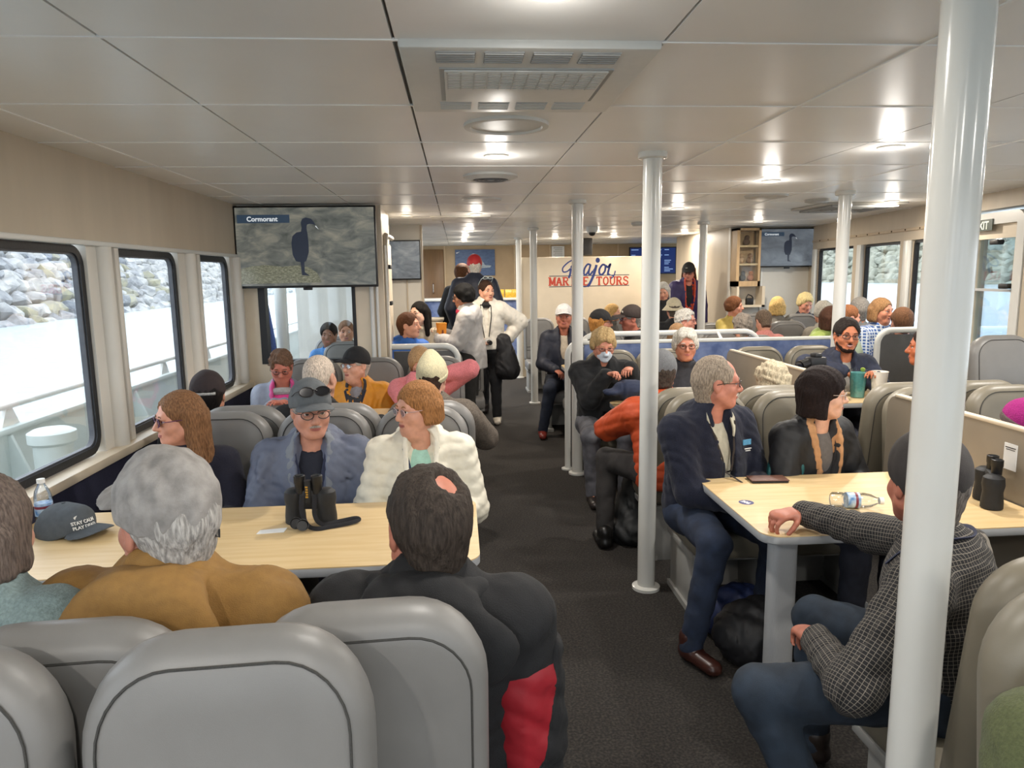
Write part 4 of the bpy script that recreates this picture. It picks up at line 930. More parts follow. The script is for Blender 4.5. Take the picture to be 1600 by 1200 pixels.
Q = [dict(h=.0045, b=.009, g=.0085, r=.0055), dict(h=.0058, b=.011, g=.0115, r=.0072), dict(h=.0078, b=.015, g=.0155, r=.0095)]
def v3(*a): return np.array(a, float)
def hair_build(style, col, q, parent, Mh, opt):
    m = hairm(col); r = Q[q]['r']; t = opt.get('t', 0.010); low = -0.12
    if style in ('long',): low = -0.36
    F = Field((-0.17, -0.19, low-0.03), (0.17, 0.15, 0.17), r)
    c = np.array(CRAN_C)+v3(0, -0.004, 0.004); R = np.array(CRAN_R)
    F.ell(c, R+t, 0.0)
    front = opt.get('front', 0.062); side = opt.get('side', 0.066)
    if style in ('short', 'fringe', 'spot', 'curly', 'fluff'):
        F.cap((0, -0.055, 0.0), (0, -0.045, opt.get('nape', -0.07)), 0.066+t*0.6, 0.05+t*0.5, 0.02)
        for s in (-1, 1): F.cap((s*0.066, 0.012, 0.03), (s*0.069, 0.016, -0.012), 0.013+t*0.3, 0.007, 0.01)
    if style == 'fluff':
        F.ell((0, -0.03, 0.05), (0.098, 0.105, 0.09), 0.02); F.ell((0, 0.055, 0.078), (0.068, 0.04, 0.034), 0.02)
        for s in (-1, 1): F.ell((s*0.08, -0.02, 0.0), (0.028, 0.05, 0.05), 0.02)
    if style in ('bob', 'bobshort'):
        L = opt.get('len', 0.10)
        for s in (-1, 1): F.cap((s*0.07, -0.048, 0.0), (s*0.072, -0.05, -L), 0.034, 0.03, 0.02)
        for s in (-1, 1): F.cap((s*0.075, -0.01, 0.03), (s*(0.078+opt.get('flare', 0.012)), -0.005, -L), 0.03, 0.026, 0.02, 0.6, (1, 0, 0)); F.cap((s*0.05, -0.075, 0.0), (s*0.055, -0.08, -L), 0.04, 0.032, 0.03)
        F.cap((0, -0.085, 0.02), (0, -0.085, -L), 0.05, 0.036, 0.03)
    if style == 'long':
        L = opt.get('len', 0.30)
        for s in (-1, 1): F.cap((s*0.072, -0.02, 0.03), (s*0.088, -0.03+opt.get('fw', 0.0), -L), 0.03, 0.028, 0.02); F.cap((s*0.045, -0.08, 0.0), (s*0.055, -0.09, -L), 0.045, 0.034, 0.03)
        F.cap((0, -0.09, 0.0), (0, -0.095, -L), 0.045, 0.035, 0.03)
    if style == 'pony':
        F.cap((0, -0.05, 0.0), (0, -0.045, -0.06), 0.064, 0.045, 0.02); F.cap((0, -0.11, 0.03), (0.0, -0.13, -0.10), 0.028, 0.018, 0.01)
    # face opening
    fr = opt.get('fringe')
    zc = -0.035; top = (fr if fr is not None else front)
    F.ell((0, 0.115, zc), (side+0.006, 0.105, top-zc+0.012), 0.012, 'sub')
    F.ell((0, 0.075, -0.085), (0.072, 0.09, 0.06), 0.01, 'sub')
    if style in ('short', 'fringe', 'spot', 'curly', 'pony'):
        for s in (-1, 1): F.ell((s*0.082, -0.004, -0.02), (0.022, 0.027, 0.04), 0.008, 'sub')
    if opt.get('recede'): F.ell((0, 0.085, 0.10), (0.058, 0.062, opt['recede']), 0.012, 'sub')
    if style == 'fringe': F.ell((0, 0.03, 0.12), (0.078, 0.125, opt.get('bald', 0.075)), 0.012, 'sub')
    if style == 'spot': F.ell(opt.get('spot', (0.012, -0.055, 0.125)), (0.025, 0.029, 0.028), 0.024, 'sub')
    F.half((0, 0, low if style != 'short' else -0.10), (0, 0, -1))
    a = opt.get('amp', {'curly': 0.010, 'fluff': 0.006}.get(style, 0.0024)); f = {'curly': 46, 'fluff': 48}.get(style, 100)
    F.wrinkle(a, f, opt.get('seed', 1), (1, 1, 1) if style == 'curly' else (1, 1, 0.22))
    o, V = F.build('hair', m, parent, 0 if q == 0 else 1); o.matrix_local = Mh; return o
def hat_build(kind, col, q, parent, Mh, opt):
    r = Q[q]['r']*0.85; m = opt.get('mat') or cloth(col, opt.get('kind', 'weave')); F = Field((-0.17, -0.17, -0.10), (0.17, 0.27, 0.24), r)
    c = np.array(CRAN_C); R = np.array(CRAN_R); t = 0.016; bt = opt.get('tilt', 0)
    if kind == 'cap':
        F.ell(c+v3(0, -0.002, 0.004), R+t+v3(0, 0.002, opt.get('tall', 0.004)), 0.0)
        if opt.get('front'): F.ell((0, 0.055, 0.075), (0.06, 0.05, 0.05), 0.03)
        F.half((0, 0.09, 0.036), (0, 0.26, -1)); F.wrinkle(opt.get('amp', 0.0012), 40, 3)
        o, V = F.build('cap', m, parent, 1)
        B = Field((-0.12, 0.02, -0.04), (0.12, 0.22, 0.09), r*0.8); B.ell((0, 0.098, 0.046), (0.083, 0.098, 0.0095), 0.0, bend=3.2); B.half((0, 0.066, 0), (0, -1, 0))
        b, _ = B.build('brim', opt.get('brim') or m, o, 1)
        k = MB(); k.ball((0, -0.005, 0.030+R[2]+t+0.004), (0.008, 0.008, 0.004), 10, 6); k.build('button', opt.get('brim') or m, o)
    elif kind == 'beanie':
        F.ell(c+v3(0, -0.006, 0.008), R+0.016+v3(0, 0.004, 0.006), 0.0)
        if opt.get('peak'): F.ell((0, -0.05, 0.125), (0.035, 0.04, 0.045), 0.05)
        F.half((0, 0.09, 0.048), (0, 0.62, -1)); F.wrinkle(0.0014, 60, 4, (1, 1, 0.3))
        o, V = F.build('knit_hat', m, parent, 1)
        if opt.get('band', True):
            B = Field((-0.13, -0.15, -0.09), (0.13, 0.13, 0.12), r); B.ell(c+v3(0, -0.006, 0.006), R+0.022, 0.0); B.half((0, 0.09, 0.05), (0, 0.62, -1)); B.half((0, 0.09, 0.098), (0, -0.62, 1))
            B.build('folded_band', opt.get('bandmat') or m, o, 1)
    else:
        F.ell(c+v3(0, 0, 0.008), R+0.016, 0.0); F.half((0, 0, 0.02), (0, 0, -1)); F.wrinkle(0.003, 30, 5); o, V = F.build('bucket_hat', m, parent, 1)
        k = MB(); k.lathe([(0.088, 0.05), (0.112, 0.02), (0.140, -0.012), (0.142, -0.016), (0.110, 0.012), (0.086, 0.04)], (0, -0.01, 0)); k.build('brim', m, o)
    o.matrix_local = Mh; return o
def specs(parent, Mh, col='2a2a2c', dark=False, up=0.0, w=0.026, h=0.018, fw=0.0, name=None):
    m = mat('frame_'+col, col, 0.3, noise=0.05); g = MB(); y = 0.104+fw
    for s in (-1, 1): g.tube([(s*0.034+w*cos(a), y-0.1*(0.034+w*cos(a)*s-0.03)**2*9-0.012*abs(max(0, cos(a)*1)), h*sin(a)*(1 if sin(a) > 0 else 1.05)) for a in np.linspace(0, 2*pi, 21)[:-1]], 0.0019, 6, closed=True)
    g.tube([(-0.009, y, 0.004), (0, y+0.003, 0.006), (0.009, y, 0.004)], 0.0018, 6)
    for s in (-1, 1): g.tube([(s*(0.034+w), y-0.014, 0.006), (s*0.079, y-0.03, 0.006), (s*0.083, 0.01, 0.004), (s*0.084, -0.02, -0.004)], 0.0019, 6)
    o = g.build(name or ('sunglasses' if dark else 'glasses'), m, parent); o.matrix_local = Mh @ Matrix.Translation((0, up*0.0, up))
    for s in (-1, 1):
        l = MB(); l.prism([(s*0.034+w*0.97*cos(a), y-0.006, h*0.97*sin(a)) for a in np.linspace(0, 2*pi, 17)[:-1]], (0, 0.0012, 0)); l.build('lens', LENSDK if dark else LENSCL, o)
    return o
def weave_attr(o, V, segs):
    """cloth coordinates: along each sleeve or the trunk, and around it"""
    best = np.full(len(V), 9.0); W = np.zeros((len(V), 3))
    for k, (a, b, r, rv) in enumerate(segs):
        ab = b-a; L = np.linalg.norm(ab); u = ab/L; t = np.clip((V-a) @ u, -0.2*L, 1.2*L); d = V-a-t[:, None]*u; tt = np.clip((V-a) @ u, 0, L); dd = np.linalg.norm(V-a-tt[:, None]*u, axis=1)-r
        e1 = np.cross(u, [0.3, 1, 0.1]); e1 /= np.linalg.norm(e1); e2 = np.cross(u, e1); w = np.stack([np.arctan2(d @ e2, d @ e1)*rv, t, 0*t], 1)
        if k == 0: w = np.stack([V[:, 0]-a[0]+0.4*np.abs(V[:, 1]-a[1]), t, 0*t], 1)
        m = dd < best; best[m] = dd[m]; W[m] = w[m]
    at_ = o.data.attributes.new('weave', 'FLOAT_VECTOR', 'POINT'); at_.data.foreach_set('vector', W.astype(np.float32).ravel())
PEOPLE = {}
def person(label, top, yaw, hy=0, hp=0, hr=0, lean=0.08, ls=0.0, q=1, sex='m', fat=0.3, old=True, sk='c98f76', hs=None, bw=1.0,
           hair=('short', '8a8580', {}), hat=None, hatt=0.018, specs_=None, jacket=None, shirt=None, trousers='2b2d38', shoes='2c2522', tk='denim',
           RH=None, LH=None, RE=None, LE=None, hands='lap', curl=0.5, finehands=False, knees=None, feet=None, seat=0.55, z0=0.0, stand=False, lips=True, extra=None, hand_dirs=None, smile=False, brow=None, group=None, arm=1.0, handk=1.0, neck=0.0):
    hs = hs or (1.0 if sex == 'm' else 0.955); th = radians(yaw); fw = v3(sin(th), cos(th), 0); rt = v3(cos(th), -sin(th), 0)
    Rh = rotm(hy, hp, hr); T = np.array(top, float); Rw = np.array(Matrix.Rotation(-th, 3, 'Z'))
    Hw = T - (0.121*hs+hatt)*(Rw @ (Rh @ v3(0, -0.08, 1)))
    o2 = Hw-fw*lean-rt*ls; root = empty('person', (o2[0], o2[1], z0), -th, label, 'person', group)
    Hc = v3(ls, lean, Hw[2]-z0); P = v3(0, 0, 0.93*(Hc[2]/1.58) if stand else seat)
    N = Hc+v3(0, -0.035, -0.165+neck)*hs+0.05*(Rh @ v3(0, -0.3, 0)-v3(0, -0.3, 0)); up = N-P; Ln = np.linalg.norm(up); up = up/Ln; C = P+up*Ln*0.6
    sw = (0.178 if sex == 'm' else 0.16)*bw; Sx = np.cross(v3(0, 1, 0), up); Sx = np.array([abs(Sx[0]) or 1, 0, -0.0]); Sx = v3(1, 0, 0)
    Cs = N-up*0.066+v3(0, -0.012, 0); SR, SL = Cs+Sx*sw, Cs-Sx*sw
    l1, l2 = (0.29*arm, 0.255*arm) if sex == 'm' else (0.27*arm, 0.235*arm)
    def tgt(v, s):
        if v is not None: return np.array(v, float)
        if stand: return SR*[s, 1, 1]+v3(s*0.05, 0.06, -0.5) if s > 0 else SL+v3(-0.05, 0.06, -0.5)
        return {'lap': v3(s*0.11, 0.30, 0.66), 'table': v3(s*0.14, lean+0.34, 0.80), 'in': v3(s*0.03, lean+0.28, 0.80)}[hands]
    ER, WR = ik(SR, tgt(RH, 1), l1, l2, RE or (0.6, -0.5, -0.7)); EL, WL = ik(SL, tgt(LH, -1), l1, l2, LE or (-0.6, -0.5, -0.7))
    HR, HL = P+v3(0.09, 0.02, -0.02), P+v3(-0.09, 0.02, -0.02)
    if stand:
        KR, KL = v3(0.09, 0.03, 0.5), v3(-0.09, 0.03, 0.5); AR, AL = v3(0.10, -0.02, 0.085), v3(-0.10, -0.02, 0.085)
    else:
        KR, KL = v3(0.12, 0.44, 0.53), v3(-0.12, 0.44, 0.53); AR, AL = v3(0.12, 0.42, 0.085-z0), v3(-0.12, 0.42, 0.085-z0)
        if z0: AR[2] = AL[2] = 0.085
    if knees: KR, KL = (np.array(k, float) for k in knees)
    if feet: AR, AL = (np.array(k, float) for k in feet)
    def wedge(F, o, e=0.0, op='sub'):
        b = 0.03*fat; F.cap(N+v3(0, 0.092, 0.02), P+v3(0, 0.185+b, 0.05), 0.045*o+0.03+e, 0.032*o+0.015+e*0.6, 0.006, op=op)
    q_ = Q[q]; MH = Matrix.Translation(Vector(Hc)) @ Matrix(Rh.tolist()).to_4x4() @ Matrix.Diagonal((hs, hs, hs, 1))
    def torso(F, t, k=0.04):
        w = (0.150 if sex == 'm' else 0.138)*bw; f = 0.70+0.14*fat
        F.cap(P+v3(0, 0, 0.02), C, w+t+0.02*fat, w+t+0.012*fat, 0.0 if k == 0 else k, f, (0, 1, 0)); F.cap(C, Cs-up*0.06, w+t+0.01*fat, w*0.92+t, k, 0.66+0.08*fat, (0, 1, 0))
        if fat > 0.3: F.ell(P+up*0.17+v3(0, 0.06, 0), (0.13+t, 0.07+0.08*fat+t, 0.15+t), 0.06)
        F.cap(SR+v3(-0.03, 0, 0), SL+v3(0.03, 0, 0), 0.054+t, 0.054+t, k); F.cap(Cs, N+up*0.01, 0.085+t, 0.06+t, 0.05)
    def arms(F, t, k=0.03, cut=0.0):
        for S, E, W in ((SR, ER, WR), (SL, EL, WL)):
            F.cap(S, E, 0.056+t, 0.046+t*0.9, k); F.cap(E, W-(W-E)*cut, 0.045+t*0.9, 0.031+t*0.75, k*0.5)
    def legs(F, t, k=0.03, s=0.0):
        F.cap(HR, HL, 0.115+t, 0.115+t, k)
        for H_, K, A in ((HR, KR, AR), (HL, KL, AL)): F.cap(H_, K, 0.088+t, 0.064+t, k); F.cap(K, A+v3(0, 0, s), 0.060+t, 0.042+t, 0.02)
    pts = np.array([Hc, P, SR, SL, ER, EL, WR, WL, KR, KL, AR, AL, HR, HL])
    lo, hi = pts.min(0)-0.24, pts.max(0)+0.26; lo[2] = max(lo[2], -0.03)
    fine = [(Hc-0.125, Hc+0.135, q_['h'])]
    if finehands:
        fine += [(np.minimum(WR, WL)-0.10, np.maximum(WR, WL)+0.10, 0.0055)] if finehands == True else [((WR if finehands == 'R' else WL)-0.13, (WR if finehands == 'R' else WL)+0.13, 0.005)]
    F = Field(lo, hi, q_['b'], fine)
    torso(F, -0.035); arms(F, -0.016); legs(F, -0.022)
    F.cap(N-up*0.02, Hc+Rh @ v3(0, -0.018, -0.03)*hs, 0.058+0.006*fat, 0.055+0.008*fat, 0.02)
    for A in (AR, AL): F.cap(A, A+v3(0, 0.09, -0.055), 0.022, 0.018, 0.01)
    hd = hand_dirs or {}
    for W, E, s, n in ((WR, ER, 1, 'R'), (WL, EL, -1, 'L')):
        d, pm = hd.get(n, (W-E+v3(-s*0.05, 0.05, -0.06), (0, 0, -1) if not stand else (-s, 0, 0))); hand(F, W+np.array(d, float)/np.linalg.norm(d)*0.012, d, pm, (-s, 0.2, 0.3), curl, (0.95 if sex == 'm' else 0.86)*handk)
    F.frame(Rh, Hc, hs); head_shape(F, sex, fat, old); F.frame()
    body, V = F.build('body', skin(sk), root, 1)
    Vh = (V-Hc) @ Rh/hs
    def surf(x, z, r=0.007, d=0.085):
        s = Vh[(abs(Vh[:, 0]-x) < r) & (abs(Vh[:, 2]-z) < r) & (Vh[:, 1] > 0.02)]; return s[:, 1].max() if len(s) else d
    for s in (-1, 1):
        e = MB(); e.ball((0, 0, 0), 0.0125, 14, 10); eo = e.build('eye', SCLERA, body); eo.data.materials.append(IRIS)
        for p in eo.data.polygons: p.material_index = 1 if p.center.z > 0.0102 else 0
        eo.matrix_local = MH @ Matrix.Translation((s*0.0325, 0.0735, 0.001)) @ Matrix.Rotation(radians(-90+6), 4, 'X')
        b = MB(); b.tube([(s*x, surf(s*x, z)+0.0005, z) for x, z in ((0.017, 0.0225), (0.027, 0.027), (0.038, 0.0275), (0.049, 0.022))], [0.0024, 0.0034, 0.003, 0.0016], 6, flat=((0, 1, 0), 0.7)); bo = b.build('eyebrow', hairm(brow or hair[1]), body); bo.matrix_local = MH
    if lips:
        l = MB(); zz = 0.004 if smile else 0.0
        l.tube([(x, surf(x, -0.064)-0.0012-abs(x)*0.04, -0.0635+abs(x)*(0.25 if smile else 0.03)) for x in np.linspace(-0.024, 0.024, 9)], [0.0016, 0.003, 0.004, 0.0042, 0.0036, 0.0042, 0.004, 0.003, 0.0016], 7)
        l.tube([(x, surf(x, -0.071)-0.0012-abs(x)*0.04, -0.0712-zz+abs(x)*(0.35 if smile else 0.05)) for x in np.linspace(-0.022, 0.022, 9)], [0.0014, 0.003, 0.0044, 0.005, 0.005, 0.005, 0.0044, 0.003, 0.0014], 7)
        lo_ = l.build('lips', LIPS, body); lo_.matrix_local = MH
        if smile:
            tt = MB(); tt.tube([(x, surf(x, -0.0675)+0.0005, -0.0675+abs(x)*0.28) for x in np.linspace(-0.017, 0.017, 7)], 0.0018, 6); to = tt.build('teeth', mat('teeth', 'e6e0d4', 0.3, noise=0.02), body); to.matrix_local = MH
    if hair and hair[0] != 'none': hair_build(hair[0], hair[1], q, root, MH, hair[2])
    ho = None
    if hat: ho = hat_build(hat[0], hat[1], q, root, MH, hat[2])
    if specs_: specs(root, MH, **specs_)
    sg = q_['g']
    if shirt:
        F = Field(lo, hi, sg*1.1); torso(F, -0.012, 0.03); F.cap(N, Hc, 0.060, 0.056, 0.008, op='sub'); F.build('shirt', shirt if not isinstance(shirt, str) else cloth(shirt), root, 1)
    J = dict(col='333333', kind='weave', t=0.012, amp=0.0035, f=26, hood=False, open=0.0, collar=0.03, puff=0, sleeve=True, name='jacket', hem=0.0); J.update(jacket or {})
    jm = J.get('mat') or cloth(J['col'], J['kind']); F = Field(lo, hi, sg)
    torso(F, J['t']); arms(F, J['t'], 0.035, 0.02 if J['sleeve'] else 0.5)
    if J['hem'] or stand: F.cap(P+v3(0, 0, 0.05), P-v3(0, 0, J['hem']), 0.15*bw+J['t'], 0.16*bw+J['t'], 0.03, 0.78, (0, 1, 0))
    if J['collar']: F.ell(N+up*0.012+v3(0, 0.0, 0), (0.082, 0.084, 0.024+J['collar']), 0.015)
    if J['hood']: F.ell(N+v3(0, -0.095, -0.035), (0.135, 0.055, 0.095), 0.03); F.ell(N+v3(0, -0.07, 0.03), (0.105, 0.05, 0.035), 0.02)
    F.cap(N-up*0.01, Hc, 0.064, 0.066, 0.008, op='sub')
    if J['open']: wedge(F, J['open'])
    if J['puff']:
        X, Y, Zc = F.ax[0][:, None, None], F.ax[1][None, :, None], F.ax[2][None, None, :]
        F.D += (0.004-0.008*np.abs(np.sin((Zc+0.35*Y)*J['puff']))**0.6).astype(np.float32)
    F.wrinkle(J['amp'], J['f'], int(abs(hash(label)) % 97) if False else len(label), (1, 1, 0.7), True)
    F.half(P-v3(0, 0, J['hem']+(0.06 if not stand else 0.0)), (0, 0, -1)) if J['hem'] or stand else None
    jo, JV = F.build(J['name'], jm, root, 1)
    if J.get('weave'): weave_attr(jo, JV, [(P, N, 0.17, 0.16), (SR, ER, 0.06, 0.055), (ER, WR, 0.05, 0.045), (SL, EL, 0.06, 0.055), (EL, WL, 0.05, 0.045)])
    F = Field(lo, hi, sg*1.25); legs(F, 0.006, 0.03, -0.02); F.wrinkle(0.004, 20, 9, fold=True); tro, _ = F.build('trousers', trousers if not isinstance(trousers, str) else cloth(trousers, tk), root, 1)
    for A in (AR, AL):
        F = Field(A-v3(0.09, 0.12, 0.12), A+v3(0.09, 0.24, 0.10), sg*0.9); F.cap(A+v3(0, -0.01, 0.02), A+v3(0, 0.0, -0.03), 0.048, 0.05, 0.01); F.cap(A+v3(0, -0.02, -0.045), A+v3(0, 0.14, -0.05), 0.044, 0.040, 0.02, 0.8, (0, 0, 1)); F.half(A+v3(0, 0, -0.083), (0, 0, -1))
        F.build('shoe', mat('shoe_'+shoes, shoes, 0.35, noise=0.12, nscale=30), root, 1)
    def front(x, z, back=False, r=0.022):
        s = JV[(abs(JV[:, 0]-x) < r) & (abs(JV[:, 2]-z) < r)]
        return (s[:, 1].min()-0.003 if back else s[:, 1].max()+0.003) if len(s) else 0.1
    ctx = dict(root=root, body=body, Hc=Hc, N=N, P=P, MH=MH, front=front, hat=ho, jacket=jo, WR=WR, WL=WL, ER=ER, EL=EL, SR=SR, SL=SL, up=up, JV=JV, C=C, torso=torso, wedge=wedge, lo=lo, hi=hi, J=J, sg=sg)
    PEOPLE[label] = ctx
    return ctx
def lanyard(c, col='23283f', drop=0.30, w=0.009, bare=0.0, text=False):
    """flat strap around the neck hanging down the chest"""
    N = c['N']; m = MB(); f = c['front']; pts = []
    for s in (-1, 1):
        L = []
        for t in np.linspace(0, 1, 9):
            z = N[2]-0.02-t*drop; x = N[0]+s*(0.062*(1-t)+0.012); L.append((x, f(x, z)-bare*(1 if t < 0.9 else 1), z))
        pts.append(L)
    back = [(N[0]+0.070*sin(a), N[1]-0.068*cos(a)-0.004, N[2]+0.012) for a in np.linspace(-1.4, 1.4, 9)]
    m.tube(pts[0][::-1]+back+pts[1], w, 6, flat=((0, 0.9, 0.4), 0.2)); return m.build('lanyard', cloth(col), c['root'])
# ================================================================ the passengers
W = lambda px, py, Y: at(px, py, Y)
PLAID = grid_cloth('black_check_shirt', '1b1a1c', '7f786e', 95, 0.12); PLAIDB = grid_cloth('blue_plaid', '3f5f9c', 'c9d2de', 34, 0.34)
# ---- front left table
p1 = person('woman with grey brown bobbed hair and teal fleece at the lower left edge', W(-48, 738, 1.45), 12, hy=-8, q=0, sex='f', sk='c99680', hair=('bob', '6d6058', dict(len=0.06, flare=0.008, t=0.018)), hatt=0.016, jacket=dict(col='7d8f8f', kind='fleece', t=0.02, collar=0.012, amp=0.003), RH=(0.24, 0.40, 0.86), RE=(0.9, -0.1, -0.2), lean=-0.03, neck=0.05, bw=1.15)
p2 = person('man in a mottled grey cap and mustard jacket seen from behind', W(252, 697, 1.47), 6, hy=-52, hp=2, q=0, sk='b97f6c', fat=0.5, hair=('short', 'a5a19c', dict(t=0.011, nape=-0.085)), hat=('cap', '8c8884', dict(kind='camo', tall=0.012, amp=0.003)), hatt=0.028, jacket=dict(col='8c6834', kind='weave', t=0.024, hood=False, collar=0.02, amp=0.004, f=18), bw=1.14, hs=1.06, neck=0.05, hands='table', lean=-0.06)
p3 = person('dark haired man with a thinning crown, black and red jacket, seen from behind', W(667, 724, 1.5), 10, hy=-26, hp=4, q=0, sk='b5745f', fat=0.5, hair=('spot', '3a322c', dict(t=0.010, amp=0.003, nape=-0.09, spot=(0.03, -0.07, 0.108))), hatt=0.012, hs=1.05, jacket=dict(col='131315', t=0.026, hood=False, collar=0.02, amp=0.005, f=20), bw=1.06, neck=0.045, RH=(0.22, 0.05, 0.39), RE=(0.2, -0.8, 0), lean=-0.04)
p4 = person('woman with long straight hair and purple sunglasses by the window', W(277, 610, 3.25), 172, hy=62, hp=3, q=0, sex='f', sk='cf937b', hair=('long', '7d5a3e', dict(len=0.22, front=0.07)), hatt=0.010, specs_=dict(col='5a2c55', dark=True, w=0.028, h=0.019), jacket=dict(col='1c1c2b', kind='fleece', collar=0.03), hands='lap')
p5 = person('man in a grey cap and glasses wearing a blue grey raincoat', W(483, 589, 3.2), 178, hy=-20, hp=5, q=0, sk='c58d78', fat=0.2, hair=('short', 'a8a29b', {}), hat=('cap', '5c6063', dict(front=True)), hatt=0.026, specs_=dict(col='2b2a2c'), jacket=dict(col='5b6275', kind='nylon', t=0.024, open=1.1, hood=True, amp=0.008, f=22), shirt='1a1e2c', bw=1.08, brow='8a847c')
p6 = person('woman with short copper hair in a white puffer jacket', W(650, 594, 3.2), 176, hy=58, hp=4, q=0, sex='f', fat=0.5, sk='cf9880', hair=('bobshort', '9c6d43', dict(len=0.05, flare=0.004, fringe=0.05)), hatt=0.012, specs_=dict(col='b89a98', w=0.024, h=0.016), jacket=dict(col='dcd6c4', kind='nylon', puff=58, open=0.8, t=0.026, hood=True, amp=0.003), shirt='a9d5c6', bw=1.1)
# ---- second table on the left
p7 = person('person in a dark brown cap with black hood seen from behind by the window', W(322, 577, 4.0), 0, hy=-12, q=1, hair=('short', '1c1818', dict(t=0.014)), hat=('cap', '2d2223', {}), hatt=0.022, jacket=dict(col='15161a', kind='fleece', hood=True, t=0.03, collar=0.05))
p8 = person('woman with short curly brown hair in a pink and grey jacket, looking down', W(437, 547, 5.4), 172, hp=24, q=1, sex='f', fat=0.4, sk='c27866', hair=('curly', '6e5646', dict(t=0.016)), hatt=0.02, specs_=dict(col='2a1c1c', w=0.024, h=0.014), jacket=dict(col='7d8494', kind='nylon', open=1.0, t=0.022), shirt='e0468f', hands='in')
p9 = person('bald white haired man in a black jacket seen from behind', W(497, 554, 4.0), 8, hy=8, q=1, fat=0.5, sk='c39079', hair=('short', 'c4b4a4', dict(t=0.004, amp=0.001)), hatt=0.006, jacket=dict(col='161719', t=0.02, collar=0.02, amp=0.004), RH=(0.30, 0.22, 0.86), RE=(0.9, -0.1, -0.4), bw=1.08)
p10 = person('man in a black cap and yellow jacket facing the window', W(556, 540, 5.42), 184, hy=36, q=1, fat=0.5, sk='d09c86', hair=('short', 'b5b0a8', {}), hat=('cap', '17181b', {}), hatt=0.024, specs_=dict(col='a89a90', w=0.024, h=0.016), jacket=dict(col='d58e1c', kind='nylon', open=0.7, t=0.026, amp=0.006, f=24), shirt='8e8e96', bw=1.05)
p11 = person('blond woman in a pink hoodie bending forward over the table', W(650, 545, 5.12), 168, hy=12, hp=30, hr=14, lean=0.34, q=1, sex='f', sk='d3987f', hair=('bob', 'a98660', dict(len=0.06)), hatt=0.012, specs_=dict(col='33262a', w=0.024, h=0.015), jacket=dict(col='d0787c', kind='fleece', hood=True, t=0.024), LH=(-0.12, 0.36, 0.98), LE=(-0.9, -0.3, -0.25), RH=(0.05, 0.38, 0.98), seat=0.58)
p12 = person('person in a cream knit hat and taupe coat seen from behind', W(675, 549, 4.12), -6, hy=16, hp=10, lean=0.18, q=1, sex='f', sk='c99680', hair=('short', '3a2a22', dict(nape=-0.09, t=0.008)), hat=('beanie', 'd6cba6', dict(kind='knit', peak=True)), hatt=0.036, jacket=dict(col='5f564d', kind='heather', t=0.03, hood=True, amp=0.005), RH=(0.2, 0.42, 0.86), bw=1.1)
p14 = person('boy in a bright blue jacket turning towards the aisle', W(636, 487, 6.8), 150, hy=-45, hp=-2, q=1, sk='d59a80', hair=('short', '5a3a28', {}), hatt=0.012, hs=0.97, jacket=dict(col='1f5fb4', kind='nylon', t=0.022, hood=True), bw=0.92)
p15 = person('woman with long black hair and a pale jacket near the counter', W(655, 470, 7.3), 180, bw=0.9, hands='in', hy=40, q=2, sex='f', sk='e0b49c', hair=('long', '14110f', dict(len=0.22)), hatt=0.012, jacket=dict(col='b9ad98', kind='weave'))
person('dark haired child in a blue shirt behind the glass partition', W(513, 503, 7.35), 180, q=2, hs=0.93, sk='8a5f4a', hair=('short', '1d1815', dict(t=0.018)), jacket=dict(col='4d86c4', kind='weave', collar=0.0), bw=0.8)  # solid figure put in for a mirror image in the glass
person('smiling fair haired person in a pale top behind the glass partition', W(540, 499, 7.8), 180, hy=-8, q=2, sex='f', sk='b98466', hair=('pony', '7a5a42', {}), jacket=dict(col='b8c8cc', kind='fleece', collar=0.05))  # another solid body modelled where the pane only mirrors a passenger
# ---- standing in the aisle
a1 = person('standing woman in a white jacket with sunglasses on her head', W(759, 437, 8.05), 182, hy=-32, hp=2, q=1, sex='f', sk='d29a80', hair=('pony', '35241a', dict(t=0.010, front=0.07)), hatt=0.010, jacket=dict(col='d8d3c8', kind='nylon', t=0.045, amp=0.006, hem=0.03, open=0.25), shirt='17171a', trousers='15161a', tk='weave', shoes='d8cfc0', stand=True, LH=(-0.24, 0.02, 0.98), LE=(-1, -0.3, 0.1), RH=(0.10, 0.25, 0.98), feet=((0.14, -0.02, 0.085), (-0.10, 0.04, 0.085)))
a2 = person('standing person with short black hair and light grey jacket holding an orange box', W(721, 442, 7.3), -80, hy=-6, hp=10, q=1, sex='f', sk='a8745a', hair=('bobshort', '0b0a0a', dict(len=0.04, t=0.022)), hatt=0.022, specs_=dict(col='151515', dark=True), jacket=dict(col='a9a6a4', kind='nylon', t=0.035, hood=True, amp=0.005, hem=0.12), trousers='22211f', tk='weave', shoes='c8b99a', stand=True, LH=(-0.10, 0.32, 1.07), RH=(0.02, 0.34, 1.12), curl=0.7)
a3 = person('tall man in a red cap and navy jacket seen from behind', W(741, 396, 8.75), 5, hy=-10, q=1, sk='c99a86', hair=('short', 'cfcac2', {}), hat=('cap', 'b3262b', dict(kind='nylon')), hatt=0.026, jacket=dict(col='1c2233', kind='nylon', t=0.03, hem=0.05), trousers='23242a', stand=True, bw=1.12)
a4 = person('brown haired person in a black top at the counter beside the red cap', W(722, 411, 9.6), 20, hy=20, q=2, sk='c98f76', hair=('short', '5a3a24', dict(t=0.018)), jacket=dict(col='15171c', hem=0.05), trousers='23242a', stand=True)
